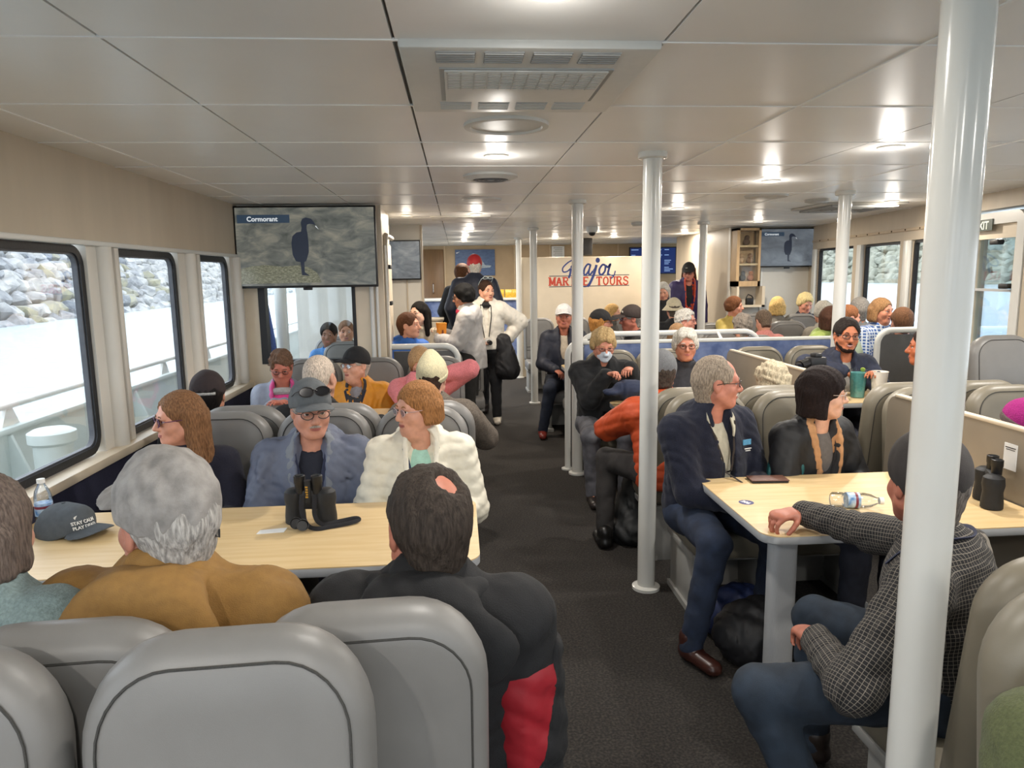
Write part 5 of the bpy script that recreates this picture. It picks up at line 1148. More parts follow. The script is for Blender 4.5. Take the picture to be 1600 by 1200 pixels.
# ---- centre tables
c8 = person('balding grey haired man with moustache in a navy fleece jacket', W(1120, 555, 3.28), 158, hy=-58, hp=2, q=0, fat=0.35, sk='c17f6a', hair=('short', '978979', dict(t=0.008, front=0.09, side=0.060, nape=-0.085, recede=0.05)), hatt=0.008, specs_=dict(col='1d1b1c', w=0.025, h=0.015), jacket=dict(col='14182a', kind='fleece', open=0.75, hood=True, t=0.024, amp=0.006, f=20), shirt='b9b4a2', trousers='202b40', shoes='3a1d16', bw=1.12, RH=(0.05, 0.36, 0.66), LH=(-0.10, 0.34, 0.66), lean=0.1, knees=((0.28, 0.42, 0.53), (-0.06, 0.45, 0.52)), feet=((0.38, 0.40, 0.085), (-0.04, 0.40, 0.085)), brow='b5aba0')
c9 = person('woman with a straight dark bob and glasses in a black and teal jacket', W(1288, 570, 3.28), 163, hy=-50, hp=3, q=0, sex='f', sk='d9a88f', hair=('bob', '1e1412', dict(len=0.115, flare=0.028, fringe=0.036, t=0.02)), hatt=0.022, specs_=dict(col='b9a9a0', w=0.025, h=0.018), jacket=dict(col='17181b', kind='nylon', open=1.0, t=0.024, amp=0.004), shirt='6a6664')
c13 = person('man in a dark check shirt and dark cap seen from behind, arm on the table', W(1452, 672, 1.86), -40, hy=42, hp=4, q=0, fat=0.3, sk='b06d58', hair=('short', '6b645e', dict(nape=-0.09)), hat=('beanie', '35302e', dict(kind='weave', band=False)), hatt=0.022, jacket=dict(mat=PLAID, weave=True, col='000', t=0.016, collar=0.012, amp=0.005, f=20, name='check_shirt'), trousers='212c39', RH=(0.37, 0.60, 0.80), handk=1.12, RE=(0.7, 0.1, -0.9), LH=(-0.20, 0.30, 0.62), LE=(-0.9, -0.5, -0.2), lean=0.10, hs=1.06, arm=1.08, bw=1.12, finehands='R', curl=0.75, hand_dirs={'R': ((-0.85, 0.5, -0.02), (0.1, 0, -1))}, knees=((0.14, 0.44, 0.52), (-0.43, 0.36, 0.53)), feet=((0.12, 0.42, 0.085), (-0.34, 0.16, 0.085)))
c15 = person('person in a green fleece at the lower right corner', W(1900, 830, 0.93), 178, q=0, sk='c48d78', hair=('short', '5a5048', {}), jacket=dict(col='555b3a', kind='fleece', t=0.03, collar=0.0), bw=1.1, LH=(0.0, 0.3, 0.7))
c5 = person('woman with tousled blond hair wearing a white face mask and black fleece', W(945, 512, 5.35), 184, hy=-6, hp=18, q=0, sex='f', fat=0.6, sk='c8876f', hair=('fluff', 'b3986c', dict(t=0.010, fringe=0.05)), hatt=0.022, specs_=dict(col='6a4a42', w=0.025, h=0.014), jacket=dict(col='17181a', kind='fleece', t=0.03, open=0.2, amp=0.004), shirt='1c2c4c', trousers='5c5c62', RH=(0.01, 0.30, 0.95), LH=(-0.17, 0.28, 1.0), RE=(0.45, -0.2, -1), LE=(-0.45, -0.2, -1), hand_dirs={'R': ((-0.5, 0.5, 0.2), (0, 0.5, -1)), 'L': ((0.3, 0.8, 0.0), (0, 0, -1))}, finehands=True, curl=0.7, lips=False, bw=1.12, knees=((0.14, 0.45, 0.52), (-0.12, 0.45, 0.52)))
c6 = person('person in an orange puffer jacket and grey knit hat, half behind a column', W(1030, 545, 4.2), -4, hp=14, lean=0.16, q=0, sk='b9846c', hair=('short', '4a4038', {}), hat=('beanie', '77787a', dict(kind='knit', band=False)), hatt=0.026, jacket=dict(col='b5451b', kind='nylon', puff=48, t=0.03, amp=0.003, hood=True, hem=0.04), trousers='2a2726', shoes='141312', LH=(-0.06, 0.22, 0.80), LE=(-1, 0.15, -0.1), RH=(0.1, 0.36, 0.82), knees=((0.10, 0.42, 0.52), (-0.26, 0.40, 0.52)), feet=((0.12, 0.36, 0.085), (-0.33, 0.20, 0.085)), bw=1.05)
c7 = person('older woman with short white hair and glasses in a dark patterned top', W(1072, 512, 5.35), 180, hy=10, hp=3, q=1, sex='f', fat=0.4, sk='b97b64', hair=('fluff', 'c2beb4', dict(t=0.006)), hatt=0.016, specs_=dict(col='3a2420', w=0.026, h=0.017), jacket=dict(col='23242b', kind='camo', collar=0.02))
c10 = person('person with fluffy curly white hair seen from behind', W(1207, 560, 4.15), 4, hp=6, q=1, sex='f', sk='d3a890', hair=('curly', 'b9ac92', dict(t=0.026, amp=0.010)), hatt=0.034, jacket=dict(col='6b6a66', kind='weave'))
c11 = person('smiling bearded young man with glasses in a navy patterned hoodie', W(1326, 495, 5.08), 184, hy=6, hp=2, hr=-4, q=0, sk='b9714f', hair=('short', '2a2320', dict(t=0.014, front=0.075)), hatt=0.016, specs_=dict(col='1f1c22', w=0.026, h=0.018), jacket=dict(col='272c3e', kind='camo', open=0.7, hood=True, t=0.022), shirt='8d8a84', LH=(-0.10, 0.36, 0.95), RH=(0.12, 0.30, 0.98), RE=(1, -0.2, 0.2), smile=True, brow='241c18')
c12 = person('person in profile partly hidden behind the thick white column', W(1452, 510, 4.5), -60, q=1, sk='b5643f', hair=('short', '2a1c18', {}), jacket=dict(col='141416'))
c14 = person('person wearing a magenta knit hat at the right edge', W(1600, 620, 3.12), -20, hp=8, q=0, hs=0.93, sk='d3a48c', hair=('short', '5a4030', {}), hat=('beanie', 'a8247c', dict(kind='knit', bandmat=cloth('6a5a58', 'knit'))), hatt=0.028, jacket=dict(col='4a4248'), seat=0.5, lean=0.04)
c1 = person('man in a white cap and navy jacket seated facing the aisle', W(881, 473, 7.6), 186, hy=2, q=1, sk='b26e58', hair=('short', '8a7a6c', {}), hat=('cap', 'd9d7d6', dict(front=True)), hatt=0.026, jacket=dict(col='1b1f2e', kind='nylon', open=0.8, t=0.024), shirt='b9ad9c', trousers='252c3c', shoes='7a2c24', RH=(0.1, 0.3, 0.7), knees=((0.16, 0.44, 0.52), (-0.1, 0.44, 0.52)), feet=((0.24, 0.40, 0.085), (-0.1, 0.4, 0.085)))
c2 = person('blond woman in a black cap talking with the man in the brown cap', W(938, 482, 7.0), 150, hy=-50, q=1, sex='f', sk='c98a70', hair=('bob', 'a9753c', dict(len=0.07)), hat=('cap', '131316', {}), hatt=0.022, specs_=dict(col='3a2c24', w=0.023, h=0.014), jacket=dict(col='1d1e20'))
c3 = person('man in a brown cap and glasses facing the woman in the black cap', W(985, 475, 7.05), -90, hy=0, hp=6, q=1, sk='b56c58', fat=0.5, hair=('short', '8a857e', {}), hat=('cap', '2e2320', {}), hatt=0.024, specs_=dict(col='2a2022', w=0.024, h=0.015), jacket=dict(col='17181a'))
person('blond haired woman sitting beneath the lettered wall', W(957, 473, 9.9), 120, hy=-10, q=2, sex='f', sk='d9a286', hair=('bob', 'b8935c', dict(len=0.07)), jacket=dict(col='55524e'))
# ---- far centre
person('person in a cream bucket hat and black top seen from behind', W(1053, 464, 8.6), 10, q=2, hair=('short', '5a5048', {}), hat=('bucket', 'cfc4a8', {}), hatt=0.024, jacket=dict(col='17181b'))
person('woman with curly white hair and red glasses facing right', W(1071, 481, 7.5), 150, hy=-25, q=1, sex='f', sk='cf8f7c', hair=('curly', 'c9c6c0', dict(t=0.018)), hatt=0.022, specs_=dict(col='8a4a48', w=0.023, h=0.015), jacket=dict(col='7a7068'))
person('person with light brown hair low behind the white rail', W(1058, 503, 6.75), 10, hp=6, q=2, sex='f', hair=('bob', '8a6c4e', dict(len=0.05)), jacket=dict(col='b0a898'), seat=0.47)
f4 = person('standing woman in a dark cap and purple jacket with orange trim', W(1076, 409, 9.9), 176, hy=28, hp=16, lean=0.12, q=1, sex='f', sk='c07f6c', hair=('long', '4a2f22', dict(len=0.16)), hat=('cap', '1f1f20', {}), hatt=0.024, specs_=dict(col='2a2022', w=0.024, h=0.015), jacket=dict(col='2d2350', kind='nylon', open=0.9, t=0.035, hem=0.06), shirt='15161a', trousers='1a1a1e', stand=True, bw=1.12)
person('dark clothed person bending behind the column near the bar', W(1036, 440, 9.6), 200, hp=20, q=2, sex='f', hair=('bob', 'b8b4ac', {}), jacket=dict(col='1b1c20', hem=0.05), stand=True, z0=-0.0)
# ---- right hand section
Z0 = 0.13
person('woman with short brown hair in a shiny yellow jacket', W(1147, 462, 8.7), 180, bw=0.85, hands='in', hy=-60, q=2, sex='f', sk='cf9078', hair=('bobshort', '6a4228', dict(len=0.03, t=0.018)), jacket=dict(col='c2ab58', kind='nylon'), z0=0.1)
person('person with curly grey hair seen from behind beyond the rail', W(1160, 487, 7.1), 0, hp=4, q=2, sex='f', hair=('curly', '8c8278', dict(t=0.022)), hatt=0.03, jacket=dict(col='8c8278'))
person('person in a salmon pink top, head turned down, beyond the rail', W(1190, 484, 7.6), 0, hp=30, q=2, sex='f', hair=('short', '6a5a4c', {}), jacket=dict(col='c9837c', kind='fleece'), seat=0.5, z0=0.0)
person('woman with a two tone blond bob seen from behind', W(1215, 462, 8.4), 20, q=2, sex='f', hair=('bob', 'c9a86c', dict(len=0.08)), hatt=0.014, jacket=dict(col='6f6a62'), z0=0.1)
person('woman with white blond hair looking down near the right screen', W(1262, 458, 8.8), 176, hp=22, q=2, sex='f', sk='d08f78', hair=('fluff', 'd9c48e', dict(fringe=0.05)), hatt=0.018, jacket=dict(col='2c2e38'), z0=0.1)
person('person with wavy grey white hair seen from behind near the right screen', W(1287, 469, 7.5), 0, q=2, sex='f', hair=('fluff', 'bdb8ac', {}), hatt=0.018, jacket=dict(col='8a8478'), z0=0.1)
person('brown haired person in a lime green jacket behind a slim column', W(1300, 476, 6.7), 150, hy=-60, q=2, sex='f', sk='c98a74', hair=('bob', '4a3024', {}), jacket=dict(col='93a556', kind='nylon', t=0.03, hood=True), z0=0.05)
person('person in profile just right of the slim column', W(1326, 474, 6.5), 90, q=2, sex='f', sk='d99a84', hair=('short', '8a5a3c', {}), jacket=dict(col='a9b8a0', kind='nylon'), z0=Z0)
person('grey haired person by the right window seen from behind', W(1344, 463, 6.85), 10, q=2, hair=('short', '8b8782', dict(t=0.014)), hatt=0.018, jacket=dict(col='6f7478'), z0=Z0)
person('woman with shoulder length brown blond hair in a blue plaid shirt', W(1379, 464, 6.5), 165, hy=-10, hp=4, q=1, sex='f', fat=0.5, sk='c9876c', hair=('bob', '94704c', dict(len=0.085, flare=0.02)), hatt=0.014, jacket=dict(mat=PLAIDB, weave=True, t=0.02), z0=Z0)
person('person with short brown hair beside the woman in blue plaid', W(1411, 479, 6.2), 10, q=2, bw=0.85, hands='in', hair=('short', '6a4a34', dict(t=0.016)), hatt=0.018, jacket=dict(col='5f6f9a'), z0=Z0)
# ================================================================ worn and carried details
def head_obj(mb, name, m, c, parent=None): o = mb.build(name, m, parent or c['body']); o.matrix_local = Matrix.Identity(4) if parent else c['MH']; return o
def moustache(c, col, w=0.028, r=0.006):
    m = MB(); m.tube([(x, 0.099-abs(x)*0.55, -0.054-abs(x)*0.25) for x in np.linspace(-w, w, 9)], [r*0.4, r*0.8, r, r, r*0.9, r, r, r*0.8, r*0.4], 7); head_obj(m, 'moustache', hairm(col), c)
moustache(p5, '9c958c'); moustache(c8, 'd3cdc2'); moustache(c11, '2a1d18', 0.026, 0.005)
F = Field((-0.1, 0, -0.16), (0.1, 0.14, 0.0), 0.005); F.ell((0, 0.062, -0.098), (0.036, 0.031, 0.028), 0.0)
for s in (-1, 1): F.cap((s*0.056, 0.02, -0.06), (s*0.024, 0.062, -0.098), 0.0215, 0.024, 0.01)
F.ell((0, 0.10, -0.066), (0.027, 0.03, 0.012), 0.006, 'sub'); F.wrinkle(0.0012, 150, 2); o, _ = F.build('beard', hairm('2a1d18'), c11['root']); o.matrix_local = c11['MH']
# face mask
F = Field((-0.1, 0, -0.16), (0.1, 0.15, 0.04), 0.005); F.ell((0, 0.026, -0.055), (0.0685, 0.076, 0.085), 0.0); F.cap((0, 0.09, -0.02), (0, 0.112, -0.04), 0.014, 0.016, 0.03); F.ell((0, 0.07, -0.098), (0.034, 0.03, 0.026), 0.02)
F.half((0, 0.1, -0.016), (0, -0.25, 1)); F.half((0, 0.045, 0), (0, -1, 0)); F.half((0, 0, -0.118), (0, 0, -1)); F.wrinkle(0.0012, 90, 3, (0.1, 0.1, 2))
o, _ = F.build('face_mask', mat('mask_white', 'c6d0da', 0.85, noise=0.03, nscale=60), c5['root']); o.matrix_local = c5['MH']
m = MB()
for s in (-1, 1): m.tube([(s*0.062, 0.05, -0.03), (s*0.078, 0.015, -0.012), (s*0.082, -0.02, 0.0)], 0.0012, 5)
ml = m.build('ear_loops', PAPER, o)
# lanyards
lanyard(p5, '252b44', 0.30, 0.010, 0.02); lanyard(p6, '23304f', 0.28, 0.010, 0.02); lanyard(c9, '19191d', 0.34, 0.008, 0.02); lanyard(c8, '2c2420', 0.26, 0.006, 0.01); lanyard(p10, '1e2233', 0.2, 0.009, 0.01)
def collar_strap(c, col):
    """strap seen on the back of the neck, running over the shoulders"""
    N = c['N']; m = MB(); pts = [(N[0]-0.10, N[1]+0.085, N[2]-0.05), (N[0]-0.098, N[1]+0.03, N[2]+0.012), (N[0]-0.075, N[1]-0.055, N[2]+0.048), (N[0], N[1]-0.092, N[2]+0.046), (N[0]+0.075, N[1]-0.055, N[2]+0.048), (N[0]+0.098, N[1]+0.03, N[2]+0.012), (N[0]+0.10, N[1]+0.085, N[2]-0.05)]
    m.tube([tuple(v) for v in spl(pts, 6)], 0.014, 6, flat=((0, 0.55, 0.85), 0.25)); return m.build('lanyard', cloth(col), c['root'])
collar_strap(c13, '232a45')
# sunglasses pushed up on the head
def pushed_up(c, col, lens, z, fwd, tilt, w=0.031, h=0.021, nm='sunglasses'):
    M = c['MH'] @ Matrix.Translation((0, fwd, z)) @ Matrix.Rotation(radians(tilt), 4, 'X')
    specs(c['root'], M, col, lens, 0.0, w, h, 0.0, nm)
pushed_up(p5, '201818', True, 0.066, 0.012, 24); pushed_up(a1, 'c3d3d4', False, 0.085, -0.03, 45, 0.03, 0.02)
# earring, sleeve panels, cords
m = MB(); m.tube([(0.083, -0.012, -0.04), (0.086, -0.012, -0.052)], 0.0012, 5); m.ball((0.087, -0.012, -0.062), (0.004, 0.010, 0.010), 12, 8); head_obj(m, 'earring', CHROME, p4)
def sleeve(c, side, col, t=0.032, f0=0.45, f1=0.8, kind='nylon', name='sleeve_panel', half=None):
    S, E, W_ = (c['SR'], c['ER'], c['WR']) if side > 0 else (c['SL'], c['EL'], c['WL'])
    lo, hi = np.minimum(np.minimum(S, E), W_)-0.14, np.maximum(np.maximum(S, E), W_)+0.14
    F = Field(lo, hi, 0.008); F.cap(S+(E-S)*f0, E, 0.052+t, 0.047+t*0.95, 0.02); F.cap(E, E+(W_-E)*f1, 0.046+t*0.95, 0.036+t*0.8, 0.02)
    if half: F.half(S+(E-S)*0.75+np.array(half)*0.02, half)
    F.wrinkle(0.005, 22, 5, (1, 1, 0.7), True); F.build(name, cloth(col, kind), c['root'])
sleeve(p3, 1, '8e1420', 0.033, 0.42, 0.85); sleeve(p3, 1, '131315', 0.036, 0.30, 0.9, 'weave', 'sleeve_shell', (-0.5, -0.75, 0.1))
for s in (-1, 1):
    m = MB(); N = p3['N']; m.tube([(N[0]+s*0.15, N[1]-0.03, N[2]-0.055), (N[0]+s*0.17, N[1]-0.045, N[2]-0.05), (N[0]+s*0.185, N[1]-0.05, N[2]-0.075)], 0.004, 6); m.build('drawstring', cloth('b8283a'), p3['root'])
m = MB(); m.ball((0.046, -0.092, -0.006), (0.011, 0.011, 0.011), 10, 8); m.tube([(0.046, -0.094, -0.008), (0.052, -0.104, -0.018), (0.050, -0.106, -0.032), (0.044, -0.104, -0.028), (0.044, -0.096, -0.012)], 0.0022, 6); head_obj(m, 'cord_lock', BLACK, p2, p2['hat'])
# teal side panels and peach lining on the bobbed woman's jacket, scarf, collar pieces
sleeve(c9, 1, '1f5a5c', 0.027, 0.55, 0.3, 'nylon', 'teal_panel', (0.4, 0.6, 0.2))
def lapel(c, col, w=0.05, drop=0.22, out=0.06, name='lining', kind='weave', lift=0.012):
    N = c['N']; f = c['front']
    for s in (-1, 1):
        m = MB(); A, B = [], []
        for t in np.linspace(0, 1, 8):
            z = N[2]+0.035-t*drop; x = N[0]+s*(0.062+out*t*0.6); A.append((x, f(x, min(z, N[2]-0.02))+lift*(1-t)-0.002-(0.055*(1-t)**2), z)); x2 = x+s*w*(1-0.8*t)*min(1, 0.35+t*2); B.append((x2, f(x2, min(z, N[2]-0.03))+lift*(1-t)-0.004-(0.05*(1-t)**2), z-0.005))
        L = [[a, b, (b[0], b[1]-0.008, b[2]), (a[0], a[1]-0.008, a[2])] for a, b in zip(A, B)]
        m.loops(L); m.build(name, cloth(col, kind), c['root'])
def band(c, col, extra=0.03, lift=0.004, name='lining', kind='weave', top=None, zlo=None, zhi=None):
    """strip of another cloth along the open front edge"""
    F = Field(c['lo'], c['hi'], c['sg']*0.8); G = Field(c['lo'], c['hi'], c['sg']*0.8); J = c['J']
    c['torso'](F, J['t']+lift); F.cap(c['N']-c['up']*0.01, c['Hc'], 0.066, 0.068, 0.006, op='sub'); c['wedge'](F, J['open'], -0.002); c['wedge'](G, J['open'], extra, 'add'); F.D = np.maximum(F.D, G.D)
    if zlo is not None: F.half((0, 0, zlo), (0, 0, -1))
    if zhi is not None: F.half((0, 0, zhi), (0, 0, 1))
    F.wrinkle(0.002, 24, 5, (1, 1, 1), True); F.build(name, cloth(col, kind), c['root'])
band(c9, 'b98a60', 0.034, 0.006); band(p6, 'e2dccb', 0.02, 0.010, 'front_placket', 'nylon'); band(p5, '70767f', 0.04, 0.006, 'storm_flap', 'nylon'); band(f4, 'b8442a', 0.02, 0.006, 'orange_trim', 'nylon', zlo=f4['P'][2]+0.28); band(p10, '1f2027', 0.022, 0.006, 'dark_lining', 'nylon'); band(p8, 'c84a8c', 0.025, 0.005, 'pink_lining', 'nylon')
lapel(c8, 'b8b3a0', 0.035, 0.12, -0.03, 'shirt_collar')
def hood(c, col, kind, w=0.15, h=0.125, kk=1.0):
    """hood lying folded on the upper back"""
    N = c['N']; b = c['front'](N[0], N[2]-0.12, True)
    F = Field(N-v3(0.3, 0.3, 0.35), N+v3(0.3, 0.15, 0.15), 0.008); F.ell((N[0], b+0.012, N[2]-0.075), (w, 0.036*kk, h), 0.0); F.ell((N[0], N[1]-0.085, N[2]+0.01), (0.115, 0.04, 0.05), 0.04)
    F.cap((N[0]-0.11, N[1]-0.02, N[2]+0.005), (N[0]-0.03, N[1]-0.095, N[2]+0.03), 0.026, 0.03, 0.02); F.cap((N[0]+0.11, N[1]-0.02, N[2]+0.005), (N[0]+0.03, N[1]-0.095, N[2]+0.03), 0.026, 0.03, 0.02)
    F.cap(N-c['up']*0.02, c['Hc'], 0.068, 0.07, 0.006, op='sub'); F.wrinkle(0.004, 16, 5, (1, 1, 0.6), True); o, _ = F.build('hood', cloth(col, kind), c['root'])
    m = MB(); pts = [(N[0]+w*0.96*sin(a), b-0.002-0.020*cos(a)*0+0.006, N[2]-0.075-h*0.93*cos(a)) for a in np.linspace(-1.9, 1.9, 19)]; m.tube(pts, 0.0025, 5); m.build('seam', cloth('3c2c18' if col != '131315' else '0c0c0d'), o)
hood(p2, '8c6834', 'weave', 0.16, 0.13); hood(p3, '131315', 'weave', 0.20, 0.10)
def scarf(c, col, kind='knit', dz=0.0, r=0.034):
    N = c['N']+v3(0, 0, dz); m = MB(); m.tube([(N[0]+0.085*sin(a), N[1]+0.08*cos(a), N[2]+0.012+0.012*cos(a*2)-0.02*max(0, cos(a))) for a in np.linspace(0, 2*pi, 25)[:-1]], r, 10, closed=True); m.build('scarf', cloth(col, kind), c['root'])
scarf(p8, 'b6b6b4', 'knit', -0.035, 0.03); scarf(a1, '17171a', 'weave'); scarf(a2, 'b32848', 'weave')
# badge on the navy fleece, emblems on caps
def patch(c, x, z, w, h, name, m, d=0.002):
    y = c['front'](x, z); q = MB(); q.box((x-w/2, y-0.002, z-h/2), (x+w/2, y+d, z+h/2)); return q.build(name, m, c['root'], smooth=False)
z = c8['N'][2]-0.13; patch(c8, -0.13, z, 0.05, 0.026, 'badge', mat('badge_blue', '5b9cc4', 0.6, noise=0.2, nscale=200)); patch(c8, -0.13, z-0.03, 0.042, 0.004, 'badge_line', PAPER); patch(c8, -0.13, z-0.04, 0.03, 0.004, 'badge_line', PAPER)
def emblem(c, x, z, w, h, col, yb=0.0):
    y = 0.113*sqrt(max(0.05, 1-(x/0.093)**2-((z-0.034)/0.108)**2))+yb-0.012; q = MB(); q.box((x-w/2, y-0.004, z-h/2), (x+w/2, y+0.004, z+h/2), bev=0.002); o = q.build('emblem', mat('emblem_'+col, col, 0.6, noise=0.05), c['hat']); return o
emblem(c1, 0.0, 0.085, 0.03, 0.026, '23242c', 0.006); emblem(f4, 0.02, 0.08, 0.03, 0.016, '8a8a88'); emblem(c3, -0.03, 0.08, 0.03, 0.02, 'b8b0a4')
m = MB(); m.tube([(0.083, -0.03, 0.045), (0.075, -0.055, 0.04), (0.066, -0.075, 0.038)], 0.004, 6); head_obj(m, 'emblem', PAPER, p10, p10['hat'])
m = MB(); m.tube([(-0.05, -0.115, 0.02), (0, -0.128, 0.022), (0.05, -0.115, 0.02)], 0.009, 8, flat=((0, 0, 1), 1.0)); head_obj(m, 'buckle_strap', mat('silver_buckle', 'b5b2ae', 0.4, metal=0.3, noise=0.3, nscale=120), p7, p7['hat'])
# ================================================================ things on tables and in hands
def thing(name, loc, label, cat, rz=0.0, group=None): return empty(name, loc, rz, label, cat, group)
TZ = 0.7405
# binoculars
def binoculars(loc, rz, label, strap=True):
    e = thing('binoculars', loc, label, 'binoculars', rz, None); bm_ = mat('binocular_armour', '17181a', 0.6, noise=0.15, nscale=60, bump=0.1, bscale=200)
    for s in (-1, 1):
        m = MB(); m.lathe([(0.036, 0), (0.040, 0.004), (0.040, 0.03), (0.036, 0.07), (0.041, 0.10), (0.038, 0.128), (0.026, 0.138), (0.02, 0.14)], (s*0.062, 0.01, 0), 24); b = m.build('barrel', bm_, e)
        m = MB(); m.lathe([(0.019, 0.125), (0.020, 0.165), (0.022, 0.168), (0.022, 0.195), (0.018, 0.197), (0.016, 0.19), (0.0, 0.188)], (s*0.034, -0.004, 0), 20); m.build('eyepiece', BLACK, b)
    m = MB(); m.box((-0.04, -0.018, 0.06), (0.04, 0.022, 0.14), bev=0.01); m.cyl((0, -0.012, 0.09), (0, -0.012, 0.178), 0.015); m.build('bridge', bm_, e)
    m = MB()
    for k in range(5): m.box((-0.006+0.002*(k % 2), -0.0285, 0.112+0.01*k), (0.004, -0.026, 0.118+0.01*k))
    m.build('gold_marking', mat('gold_print', 'b88a2c', 0.4, noise=0.05), e, smooth=False)
    if strap:
        m = MB(); m.tube([tuple(v) for v in spl([(-0.02, -0.03, 0.12), (-0.015, -0.055, 0.07), (0.01, -0.075, 0.02), (0.05, -0.085, 0.008), (0.10, -0.06, 0.008), (0.16, -0.03, 0.010), (0.19, 0.0, 0.012), (0.175, 0.012, 0.016), (0.12, -0.01, 0.012), (0.06, -0.05, 0.014), (0.03, -0.04, 0.05), (0.03, -0.02, 0.12)], 7)], 0.009, 6, flat=((0.2, -0.7, 0.7), 0.25)); m.build('strap', cloth('15151a'), e)
        for s in (-1, 1):
            m = MB(); m.lathe([(0.0, 0), (0.021, 0.001), (0.023, 0.014), (0.021, 0.014), (0.019, 0.004), (0.0, 0.004)], (0, 0, 0), 20); o = m.build('lens_cap', BLACK, e); o.location = (-0.035+0.03*(s > 0), -0.068-0.02*(s > 0), 0.022); o.rotation_euler = (radians(62), 0.2*s, 0.4)
    return e
P_ = at(487, 815, 2.76); binoculars((P_.x, 2.745, TZ), radians(-6), 'black binoculars with strap and lens caps standing on the left table')
binoculars((2.165, 2.66, TZ), radians(65), 'black binoculars standing beside the low divider on the right table', False)
# grey cap on the table
q = atz(108, 832, TZ); e = thing('baseball_cap', (q.x, q.y, TZ-0.02), 'grey cap with white lettering lying on the left table beside the bottle', 'hat', 0)
h = hat_build('cap', '4d5359', 0, e, Matrix.Rotation(radians(-112), 4, 'Z') @ Matrix.Translation((0, 0, 0)) @ Matrix.Rotation(radians(3), 4, 'X'), dict(front=True, tall=0.0, amp=0.001)); h.name = 'crown'
WT = mat('thread_white', 'd8d8d4', 0.8, noise=0.05)
def on_crown(txt, size, z, name):
    t = text_mesh(name, txt, size, WT, h, bold=0.0006, align='CENTER', depth=0.0004)
    for v in t.data.vertices:
        x, zz = -v.co.x, v.co.y+z; a = (x+0.022)/0.1; R = 0.118; v.co = Vector((R*0.82*sin(a), R*cos(a)*sqrt(max(0.1, 1-((zz-0.03)/0.112)**2))+0.004+v.co.z, zz))
    t.scale = (1, 1, 1); return t
on_crown('STAY CALM', 0.0165, 0.070, 'lettering'); on_crown('PLAY DEAD', 0.0165, 0.052, 'lettering')
m = MB(); m.prism([(0.030+0.014*cos(a)*(1.3 if sin(a) > 0 else 1), 0.090, 0.093+0.008*sin(a)) for a in np.linspace(0, 2*pi, 14)[:-1]], (0, 0.002, 0)); m.build('bear_emblem', WT, h)
# water bottle
PET = glass_mat('clear_plastic', (0.95, 0.97, 0.98), 0.8, 0.05); LAB = mat('label_blue', '3c78b8', 0.4, color2='c8dcea', nscale=40)
def bottle(loc, label, scale=1.0, M=None):
    e = thing('water_bottle', loc, label, 'bottle')
    m = MB(); m.lathe([(0.0, 0.002), (0.026, 0.0), (0.031, 0.006), (0.031, 0.045), (0.029, 0.05), (0.031, 0.055), (0.031, 0.13), (0.026, 0.155), (0.014, 0.178), (0.0125, 0.19)], seg=24); b = m.build('bottle_body', PET, e)
    m = MB(); m.lathe([(0.0318, 0.058), (0.0318, 0.108)], seg=24); m.build('label_wrap', LAB, e); m = MB(); m.lathe([(0.0322, 0.088), (0.0322, 0.098)], seg=24); m.build('label_band', mat('label_red_band', '7a2c3c', 0.4, noise=0.2, nscale=150), e)
    m = MB(); m.lathe([(0.0145, 0.186), (0.0145, 0.202), (0.0, 0.203)], seg=18); m.build('bottle_cap', PAPER, e)
    if M is not None: e.matrix_world = M
    return e
q = at(67, 780, 2.80); bottle((q.x, 2.80, TZ), 'clear water bottle standing on the left table by the window')
q = atz(1345, 797, TZ); bb = bottle((0, 0, 0), 'empty clear plastic bottle lying on the right table behind the hand', M=Matrix.Translation((q.x-0.1, q.y+0.05, TZ+0.032)) @ Matrix.Rotation(radians(-12), 4, 'Z') @ Matrix.Rotation(radians(90), 4, 'Y'))
q = atz(425, 830, TZ); e = thing('napkin', (q.x, q.y, TZ), 'small white paper slip on the left table in front of the binoculars', 'paper', 0.15); m = MB(); m.prism([(-0.055, -0.02, 0), (0.045, -0.025, 0), (0.055, 0.022, 0), (-0.045, 0.02, 0)], (0, 0, 0.0015)); m.build('sheet', PAPER, e)
q = atz(1199, 751, TZ); e = thing('phone', (q.x, q.y, TZ), 'brown cased phone lying at the far edge of the right table', 'phone', radians(-4))
m = MB(); m.box((-0.085, -0.042, 0.0), (0.085, 0.042, 0.009), bev=0.004); m.build('phone_body', BLACK, e); m = MB(); m.box((-0.087, -0.044, 0.009), (0.087, 0.044, 0.014), bev=0.003); m.build('case_cover', mat('brown_leather', '5e3a2a', 0.5, noise=0.1, nscale=60, bump=0.2, bscale=150), e)
# cups beside the smiling man
CUP = 0.80
q = at(1341, 590, 4.80); e = thing('cocktail_cup', (q.x, 4.80, CUP), 'clear cup of teal drink with a lime slice beside the smiling man', 'cup')
m = MB(); m.lathe([(0.045, 0.0), (0.060, 0.20), (0.0605, 0.20)], seg=24); m.build('cup_wall', PET, e); m = MB(); m.lathe([(0.0, 0.004), (0.043, 0.004), (0.057, 0.18), (0.0, 0.18)], seg=24); m.build('drink', mat('teal_drink', '7cc9c4', 0.2, noise=0.1, nscale=60), e)
m = MB(); m.cyl((0.03, 0, 0.197), (0.034, 0.005, 0.200), 0.016); m.build('lime_slice', mat('lime', 'a9b84a', 0.5, noise=0.1), e)
q = at(1374, 590, 4.72); e = thing('paper_cup', (q.x, 4.72, CUP), 'white paper cup on the table beside the teal drink', 'cup'); m = MB(); m.lathe([(0.040, 0.0), (0.056, 0.19), (0.059, 0.193), (0.056, 0.196), (0.052, 0.19), (0.04, 0.17), (0.0, 0.17)], seg=28); m.build('cup_wall', mat('cup_white', 'e6dfd2', 0.6, noise=0.02), e)
